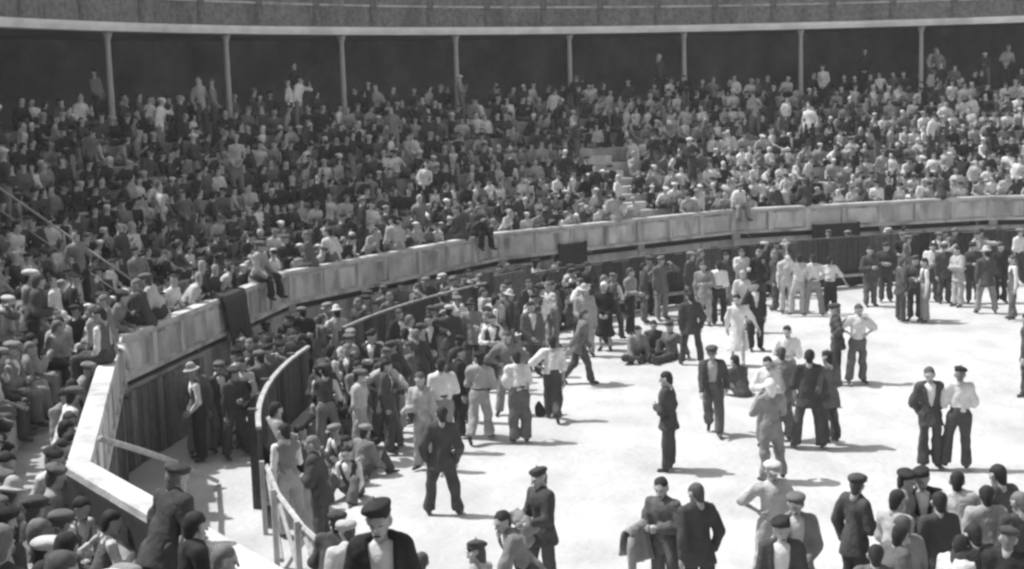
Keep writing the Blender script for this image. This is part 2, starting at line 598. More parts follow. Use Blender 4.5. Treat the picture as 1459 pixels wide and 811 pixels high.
def near(prims, P):
    return np.argmin(np.stack([prim_d(p, P) for p in prims], 1), 1)


# --- head template: skull, brow, nose, jaw, ears, eye sockets, mouth
def head_tpl(h):
    pr = [C_((0, -.018, .035), (0, .0, .03), .082, .078, (1, 0, 0), 1.12), C_((0, .018, -.02), (0, .034, -.075), .062, .042, (1, 0, 0), .98),
          C_((-.036, .074, .022), (.036, .074, .022), .013), C_((0, .085, .012), (0, .104, -.026), .009, .014),
          C_((-.02, .076, -.066), (.02, .076, -.066), .012), C_((0, .07, -.098), (0, .072, -.098), .018),
          C_((-.078, -.004, .012), (-.074, .002, -.026), .016, .010), C_((.078, -.004, .012), (.074, .002, -.026), .016, .010),
          C_((0, -.022, -.05), (0, -.03, -.14), .050, .052)]

    def cut(G):
        e = np.minimum(np.linalg.norm(G - (.031, .088, .002), axis=1), np.linalg.norm(G - (-.031, .088, .002), axis=1))
        m = np.sqrt((np.abs(G[:, 0]).clip(.02) - .02) ** 2 + (G[:, 1] - .092) ** 2 + (G[:, 2] + .067) ** 2)
        return np.maximum(.014 - e, .006 - m)
    V, Q = surf(pr, h, cut, k=.018)
    c = V[Q].mean(1)
    e = np.minimum(np.linalg.norm((c - (.031, .082, .003)) * (1, 1, 1.6), axis=1), np.linalg.norm((c - (-.031, .082, .003)) * (1, 1, 2.2), axis=1)) < .018
    mth = (np.abs(c[:, 0]) < .026) & (np.abs(c[:, 2] + .067) < .008) & (c[:, 1] > .07)
    mi = np.where(e | mth, 3, 0)
    return V, Q, mi


HEADS = {1: head_tpl(.0125), 2: head_tpl(.021)}


def cap_cut(G):                                             # leaves the face free
    return np.where(G[:, 2] > .035, .80 * (G[:, 1] - .050) - .60 * (G[:, 2] - .035), .9 * (G[:, 1] - .004) - .35 * (G[:, 2] - .035).clip(-.02))


def hat_tpl(kind):
    sk = [C_((0, -.02, .037), (0, -.002, .032), .089, .086, (1, 0, 0), 1.1)]
    if kind == 'hair':
        return surf(sk + [C_((0, -.05, -.01), (0, -.05, -.062), .064, .05)], .016, lambda G: np.maximum(cap_cut(G), -.105 - G[:, 2]), .004, 1, .02)
    if kind == 'long_hair':
        return surf(sk + [C_((0, -.06, -.01), (0, -.075, -.11), .065, .06), C_((-.07, -.02, 0), (-.07, -.03, -.08), .03), C_((.07, -.02, 0), (.07, -.03, -.08), .03)], .018, cap_cut, .006, 1, .03)
    if kind == 'beret':
        return surf([C_((.016, -.034, .092), (.020, -.012, .089), .104, .100, nrm((.26, -.12, 1)), 2.5), C_((0, -.02, .068), (0, .0, .068), .085, .085, (0, 0, 1), 2.4), C_((.02, -.02, .15), (.02, -.02, .165), .008)], .017, None, .003, 2, .02)
    if kind == 'cap':
        return surf([C_((0, -.025, .085), (0, .02, .088), .105, .1, nrm((0, -.2, 1)), 2.1), C_((0, -.02, .055), (0, .0, .055), .088, .088, (0, 0, 1), 2.0), C_((-.035, .115, .055), (.035, .115, .055), .045, .045, nrm((0, .25, 1)), 4.5)], .016, None, .003, 3, .02)
    if kind == 'straw_hat':
        return surf([C_((0, -.01, .06), (0, -.01, .062), .142, .142, (0, 0, 1), 7), C_((0, -.012, .07), (0, -.012, .115), .085, .075)], .017, None, .002, 4, .015)
    if kind == 'headscarf':
        return surf(sk + [C_((0, -.06, .0), (0, -.08, -.12), .075, .055), C_((0, .0, -.02), (0, .03, -.11), .078, .05)], .018, lambda G: np.where(G[:, 2] > -.1, .8 * (G[:, 1] - .028) - .45 * (G[:, 2] + .0).clip(0), -1.0), .006, 5, .03)


HATK = {}
for _k, _fl in (('hair', None), ('long_hair', None), ('beret', None), ('cap', None), ('straw_hat', None), ('headscarf', None)):
    V, Q = hat_tpl(_k)
    HATK[_k] = mesh_np(_k, V, Q, [CL['dark']])


# --- hand: palm, four unequal bent fingers and a thumb from the side; fingers along +y, thumb towards +x, palm facing -z
def hand_tpl():
    V, F = [], []

    def tube(pts, r):
        o = len(V)
        for i, p in enumerate(pts):
            p = np.array(p, float)
            d = nrm(np.array(pts[min(i + 1, len(pts) - 1)], float) - np.array(pts[max(i - 1, 0)], float))
            a = nrm(np.cross(d, (0, 0, 1))); b = np.cross(a, d)
            for t in (0, 1, 2, 3):
                V.append(p + (a * math.cos(t * math.pi / 2) + b * math.sin(t * math.pi / 2)) * r[i])
        for i in range(len(pts) - 1):
            for k in range(4):
                F.append([o + i * 4 + k, o + i * 4 + (k + 1) % 4, o + i * 4 + 4 + (k + 1) % 4, o + i * 4 + 4 + k])
        e = o + (len(pts) - 1) * 4
        F.append([e, e + 1, e + 2, e + 3]); F.append([o + 3, o + 2, o + 1, o])
    tube([(0, -.03, 0), (0, .02, 0), (-.002, .06, 0), (-.002, .092, -.003)], [.028, .036, .042, .036])
    for x, l in ((.027, .068), (.009, .077), (-.009, .072), (-.027, .056)):
        tube([(x, .082, -.002), (x * 1.1, .085 + l * .5, -.010), (x * 1.1, .085 + l * .8, -.032), (x * 1.05, .085 + l * .88, -.052)], [.0105, .0100, .0092, .0075])
    tube([(.024, .018, -.004), (.052, .046, -.016), (.056, .074, -.026), (.052, .092, -.034)], [.014, .0125, .011, .008])
    return np.array(V), np.array(F)


HV, HF = hand_tpl()
HV = HV * np.array([1, 1, 1.0])

ARM = {'down': ((.17, .0, -1), (.02, .16, -1)), 'hips': ((.8, -.25, -.72), (-.78, .42, -.42)), 'fold': ((.3, .18, -1), (-.86, .6, .12)),
       'clasp': ((.2, .1, -1), (-.5, .6, -.62)), 'behind': ((.28, -.3, -1), (-.55, -.22, -.75)), 'pocket': ((.38, -.12, -1), (-.2, .3, -1)),
       'hold': ((.15, .25, -1), (-.12, 1, .05)), 'face': ((.25, .5, -.8), (-.4, .45, .8)), 'shade': ((.75, .5, -.1), (-.8, .15, .62)),
       'up': ((.5, .2, .85), (.1, .1, 1)), 'rail': ((.3, .3, -.9), (-.5, .8, .12)), 'knees': ((.2, .5, -.9), (-.05, .85, -.35)),
       'point': ((.3, .95, -.05), (.1, 1, .1)), 'sf': ((.1, .45, -.9), (0, .65, -.75)), 'sb': ((.16, -.45, -.9), (.04, -.3, -.95)),
       'out': ((.55, .1, -.8), (.4, .3, -.85)), 'prop': ((.3, -.6, -.8), (.1, -.3, -1)), 'floor': ((.2, .5, -.9), (0, .3, -1))}
LEG = {'s': (((.05, .02, -1), (.0, -.03, -1)),) * 2, 'a': (((.2, 0, -1), (.12, -.02, -1)),) * 2,
       'c': (((.04, .0, -1), (.02, -.02, -1)), ((.2, .22, -1), (.08, -.12, -1))),
       'w': (((.02, .42, -.92), (.0, .12, -1)), ((.02, -.22, -1), (.0, -.72, -.75))),
       'sit': (((.2, 1, -.06), (.04, .06, -1)), ((.16, 1, -.04), (.02, -.06, -1))), 'gk': (((.22, .72, .62), (.04, .5, -.82)), ((.3, .7, .66), (.02, .45, -.82))),
       'gl': (((.25, .95, .22), (-.05, .95, -.25)), ((.22, 1, .05), (.05, 1, -.06))), 'gx': (((.85, .75, .18), (-.95, .35, -.2)), ((.85, .7, .2), (-.8, .5, -.22))),
       'sq': (((.3, .85, .35), (.0, -.5, -.86)), ((.3, .85, .4), (.02, -.45, -.88)))}


def figure(sp_, h=.031, lod=1, seed=0, coarse=False):
    """sp_: dict legs, al, ar, lean, side, yaw, nod, top, sk(irt) -> dict of part meshes (V,F,mi) in metres, feet (or seat) at z=0"""
    lean, side = R_(sp_.get('lean', 3)), R_(sp_.get('side', 0))
    U = nrm((math.sin(side), math.sin(lean), math.cos(lean) * math.cos(side)))
    Rr = nrm(np.cross((0, math.cos(lean), -math.sin(lean)), U))
    Nn = np.cross(U, Rr)
    P = np.zeros(3)
    top = sp_['top']
    fat = sp_.get('fat', 1.0)
    legs = LEG[sp_['legs']]
    if sp_.get('mir'):
        legs = legs[::-1]
    seated = sp_['legs'] in ('sit', 'gk', 'gl', 'gx')
    J = {}
    for s, (th, shn) in zip((-1, 1), legs):
        hp = P + np.array([s * .088, 0, -.015])
        kn = hp + nrm((th[0] * s, th[1], th[2])) * .415
        an = kn + nrm((shn[0] * s, shn[1], shn[2])) * .40
        sd = nrm((shn[0] * s, shn[1], shn[2]))
        fw = np.array([s * .28, 1, 0.])
        if abs(sd[2]) < .5:                                 # leg lies flat: toes up
            fw = np.array([s * .3, .25, .95])
        elif sp_['legs'] == 'w' and shn[1] < -.3:
            fw = np.array([s * .1, .75, -.65])
        fw = nrm(fw)
        J[s] = (hp, kn, an, an + fw * .15 + np.array([0, 0, -.03 if abs(sd[2]) > .5 else 0]))
    if seated:
        dz = .115
    else:
        dz = -min(J[s][2][2] - .075 for s in (-1, 1))
    off = np.array([0, 0, dz])
    P = P + off
    for s in J:
        J[s] = tuple(j + off for j in J[s])
    T = lambda x, n, u: P + Rr * x + Nn * n + U * u
    arms = {}
    for s, key in ((-1, sp_['al']), (1, sp_['ar'])):
        ua, fa = ARM[key]
        S = T(s * .163, -.008, .430)
        vec = lambda v: nrm(Rr * v[0] * s + Nn * v[1] + U * v[2])
        if key in ('down', 'pocket', 'sf', 'sb', 'out', 'floor', 'prop') and lean > .25:
            vec = lambda v: nrm(np.array([v[0] * s, v[1], v[2]]))
        E = S + vec(ua) * .285
        W = E + vec(fa) * .245
        arms[s] = (S, E, W, vec(fa))
    hu = nrm(U * .7 + np.array([0, .12, .75]))
    NB = T(0, -.005, .475)
    HC = NB + hu * .150
    yaw, nod = R_(sp_.get('yaw', 0)), R_(sp_.get('nod', 4))
    hf = np.array([math.sin(yaw), math.cos(yaw) * math.cos(nod), -math.sin(nod)])
    hz = nrm(hu * .4 + np.array([0, .0, 1]) + hf * .25)
    hf = nrm(hf - hz * (hf @ hz))
    hx = np.cross(hf, hz)
    HM = np.stack([hx, hf, hz], 1)
    # body
    vest = top == 'waistcoat'
    ai = .012 if vest else 0
    B = [C_(P, T(0, 0, .14), .108, .104, Nn, 1.3), C_(T(0, 0, .14), T(0, .01, .34), .104, .138, Nn, 1.42),
         C_(T(-.13, 0, .425), T(.13, 0, .425), .058), C_(T(0, -.012, .42), HC - hz * .07 - hf * .02, .055, .050)]
    nb0 = len(B)
    for s in (-1, 1):
        S, E, W, fd = arms[s]
        B += [C_(S, E, .047 + ai, .037 + ai), C_(E, W, .037 + ai, .026 + ai)]
    nb1 = len(B)
    for s in (-1, 1):
        hp, kn, an, toe = J[s]
        B += [C_(hp, kn, .074, .05), C_(kn, an, .05, .036)]
    nb2 = len(B)
    for s in (-1, 1):
        hp, kn, an, toe = J[s]
        B += [C_(an, toe, .042, .038)]
    if coarse:
        return shell(sp_, B, nb0, nb1, nb2, T, Nn, P, J, arms, HC, HM, seated, h, seed)
    V, Q = surf(B, h * 1.08)
    nn = near(B, V[Q].mean(1))
    under = top in ('jacket', 'waistcoat', 'coat')
    mi = np.zeros(len(Q), int)
    mi[nn >= nb2] = 2
    if under:
        mi[(nn < 3)] = 1
        if vest:
            mi[(nn >= nb0) & (nn < nb1)] = 1
    vs, qs, ms = [V], [Q], [mi]
    hv, hq, hm = HEADS[lod]
    vs.append(1.06 * hv @ HM.T + HC); qs.append(hq + len(V)); ms.append(hm)
    o = len(V) + len(hv)
    for s in (-1, 1):
        S, E, W, fd = arms[s]
        y = fd
        inward = nrm(-Rr * s + Nn * .2)
        z = -(inward - y * (inward @ y)); z = nrm(z)        # palm faces the body
        x = np.cross(y, z)
        Hm = np.stack([x, y, z], 1)
        hv2 = HV.copy()
        thumb_fwd = 1.0 if (x @ Nn) >= -.2 else -1.0
        hv2[:, 0] *= thumb_fwd
        fl = HF if thumb_fwd > 0 else HF[:, ::-1]
        vs.append(hv2 @ Hm.T + W + y * .02); qs.append(fl + o); ms.append(np.zeros(len(HF), int)); o += len(HV)
    out = {'body': (np.concatenate(vs), np.concatenate(qs), np.concatenate(ms))}
    # upper garment
    sl = {'shirt': 1.0, 'rolled_shirt': .45, 'jacket': 1, 'coat': 1, 'overall': 1, 'dress': .9, 'waistcoat': 0}[top]
    inf = {'shirt': .030, 'rolled_shirt': .030, 'jacket': .032, 'coat': .032, 'overall': .024, 'dress': .018, 'waistcoat': .02}[top] * fat
    G = [C_(T(0, 0, -.02), T(0, 0, .14), .108 + inf * 1.5, .104 + inf * 1.2, Nn, 1.25), C_(T(0, 0, .14), T(0, .01, .34), .104 + inf * 1.2, .138 + inf, Nn, 1.38),
         C_(T(-.125, -.005, .418), T(.125, -.005, .418), .056 + inf, None, Nn, 1.05), C_(T(-.05, -.015, .455), T(.05, -.015, .455), .045 + inf, None, Nn, 1.1)]
    if top in ('jacket', 'coat'):
        G += [C_(T(0, -.005, .04), T(0, -.01 if seated else 0, -.06 if seated else -.24), .155, .178 if seated else .215, Nn, 1.22)]
    if top in ('jacket', 'coat', 'shirt', 'rolled_shirt', 'overall'):
        G += [C_(T(-.025, -.022, .478), T(.025, -.022, .478), .062)]
    for s in (-1, 1):
        S, E, W, fd = arms[s]
        if sl >= .9:
            G += [C_(S, E, .050 + inf, .040 + inf), C_(E, E + (W - E) * .93, .040 + inf, .034 + inf * .8)]
        elif sl > 0:
            G += [C_(S, E - (E - S) * .05, .050 + inf, .046 + inf)]
    if top == 'dress' and not seated:
        G += [C_(T(0, 0, .0), np.array([P[0], P[1] + .0, .42]), .15, .235, Nn, 1.2)]
    hem = {'jacket': -.2, 'coat': -.2, 'waistcoat': .02, 'dress': -9, 'overall': .03}.get(top, .035)
    cut = lambda Gp: np.where(np.abs((Gp - P) @ Rr) < .2, hem - (Gp - P) @ U, -1.0) if not seated else -1.0 + 0 * Gp[:, 0]
    if top == 'dress' and not seated:
        cut = lambda Gp: .36 - Gp[:, 2]
    cut0 = cut
    if top in ('jacket', 'waistcoat'):
        w0, w1, u0 = (.01, .085, .10) if top == 'jacket' else (.0, .085, .16)
        if sp_.get('open'):
            w0, u0 = .05, -.2

        def cut(Gp):
            q = Gp - P
            x, n_, u = q @ Rr, q @ Nn, q @ U
            w = w0 + (w1 - w0) * np.clip((u - u0) / (.47 - u0), 0, 1)
            w = np.where(u < u0, w0 if sp_.get('open') else -.05, w)
            return np.maximum(cut0(Gp), np.where(n_ > .01, w - np.abs(x), -1.0))
    V, Q = surf(G, h, cut, .0115 if top in ('shirt', 'rolled_shirt') else .0085, seed)
    out[top] = (V, Q, None)
    # lower garment
    if top != 'dress':
        wide = sp_.get('wide', 1.0)
        G = [C_(T(0, 0, .10), P - np.array([0, 0, .02]), .136, .142, Nn, 1.22)]
        ends = []
        for s in (-1, 1):
            hp, kn, an, toe = J[s]
            e = an if sp_.get('tl', 1) >= 1 else kn + (an - kn) * .35
            e = e + (kn - e) * .04
            ends.append((e, nrm(e - kn)))
            G += [C_(hp, kn, .100, .080 * wide), C_(kn, e + nrm(e - kn) * .06, .080 * wide, .088 * wide)]
        def tcut(Gp):
            d = np.full(len(Gp), -1.0)
            for e, sd in ends:
                q_ = Gp - e
                d = np.maximum(d, np.where((q_ * q_).sum(1) < .17 ** 2, q_ @ sd, -1.0))
            qq = Gp - P
            return np.maximum(d, np.where(np.abs(qq @ Nn) < .19, qq @ U - .125, -1.0))
        V, Q = surf(G, h, tcut, .009, seed + 5)
        out['trousers'] = (V, Q, None)
        if top in ('shirt', 'rolled_shirt') and not seated and h < .033:
            G = [C_(T(0, 0, .14), T(0, 0, .04), .146, .150, Nn, 1.22)]
            V, Q = surf(G, .024, lambda Gp: np.abs((Gp - P) @ U - .105) - .022)
            out['belt'] = (V, Q, None)
    out['_head'] = (HC, HM)
    return out


def shell(sp_, B, nb0, nb1, nb2, T, Nn, P, J, arms, HC, HM, seated, h, seed):
    """one light skin for a far spectator: clothes, head, hat and hands in one mesh; tags 0 skin 1 top 2 trousers 3 hat"""
    pr, tg = [], []
    pr += [C_(T(0, 0, -.02), T(0, 0, .14), .135, .135, Nn, 1.25), C_(T(0, 0, .14), T(0, .01, .34), .13, .165, Nn, 1.38), C_(T(-.12, 0, .42), T(.12, 0, .42), .075)]
    tg += [1, 1, 1]
    for s in (-1, 1):
        S, E, W, fd = arms[s]
        pr += [C_(S, E, .066, .055), C_(E, W, .053, .04), C_(W, W + fd * .1, .038, .03)]
        tg += [1, 0 if sp_['top'] == 'rolled_shirt' else 1, 0]
    if not sp_.get('nolegs'):
        for s in (-1, 1):
            hp, kn, an, toe = J[s]
            pr += [C_(hp, kn, .10, .08)]; tg += [2]
            if not sp_.get('noshin'):
                pr += [C_(kn, an, .08, .07)]; tg += [2]
    hp = lambda v: HC + HM @ np.array(v)
    pr += [C_(hp((0, -.0, .03)), hp((0, .03, -.06)), .085, .058)]; tg += [0]
    pr += [C_(T(0, 0, .43), hp((0, 0, -.03)), .055)]; tg += [0]
    if sp_['hat'] == 'beret':
        pr += [C_(hp((.02, -.01, .10)), hp((.0, .0, .1)), .115, .115, HM[:, 2], 2.2)]
    elif sp_['hat'] == 'straw_hat':
        pr += [C_(hp((0, -.01, .075)), hp((0, .01, .075)), .13, .13, HM[:, 2], 2.6)]
    else:
        pr += [C_(hp((0, -.03, .05)), hp((0, -.04, .0)), .092, .075)]
    tg += [3]
    V, Q = surf(pr, h, None, .007, seed, .02)
    tg = np.array(tg)[near(pr, V[Q].mean(1))]
    return V, Q, tg


GLOSS = {'shirt': 'shirt', 'rolled_shirt': 'shirt', 'jacket': 'jacket', 'coat': 'coat', 'overall': 'overall', 'dress': 'dress', 'waistcoat': 'waistcoat'}
FIGC = {}


def fig_meshes(key, sp_, h, lod, seed):
    if key in FIGC:
        return FIGC[key]
    f = figure(sp_, h, lod, seed)
    r = {}
    for k, v in f.items():
        if k == '_head':
            r[k] = v
            continue
        V, Q, mi = v
        if k == 'body':
            r[k] = mesh_np('person', V, Q, [M['skin'], CL['white'], M['shoe'], M['feature']], mi)
        else:
            r[k] = mesh_np(GLOSS.get(k, k), V, Q, [CL['mid']])
    FIGC[key] = r
    return r


def set_mat(o, m, slot=0):
    o.material_slots[slot].link = 'OBJECT'
    o.material_slots[slot].material = m


def person(loc, face, sp_, tt, bt, hat, ht, label, group=None, height=1.69, h=.031, lod=1, seed=0, key=None, under='white', skin=None):
    """face: degrees, 0 looks along +y (away from the viewer), 90 along +x"""
    f = fig_meshes(key if key is not None else ('u', seed, str(sp_)), sp_, h, lod, seed)
    o = link('person', f['body'])
    s = height / 1.675
    o.location = loc
    o.rotation_euler.z = -R_(face)
    o.scale = (s, s, s)
    tag(o, label, 'person', group)
    if under != 'white':
        set_mat(o, CL[under], 1)
    for k in f:
        if k in ('body', '_head'):
            continue
        c = link(GLOSS.get(k, k), f[k], o)
        set_mat(c, M['shoe'] if k == 'belt' else CL[bt if k == 'trousers' else tt])
    HC, HM = f['_head']
    if hat in ('beret', 'cap', 'straw_hat'):
        mw = Matrix.Translation(Vector(HC)) @ Matrix([list(r) for r in HM]).to_4x4() @ Matrix.Scale(1.03, 4)
        c = link('hair', HATK['hair'], o, mw)
        set_mat(c, HAIR[('dark', 'mid', 'dark', 'grey', 'dark')[len(label) % 5]])
    if hat:
        mw = Matrix.Translation(Vector(HC)) @ Matrix([list(r) for r in HM]).to_4x4() @ Matrix.Scale(1.07, 4)
        c = link(hat, HATK[hat], o, mw)
        set_mat(c, HAIR[ht] if hat in ('hair', 'long_hair') else CL[ht])
    return o

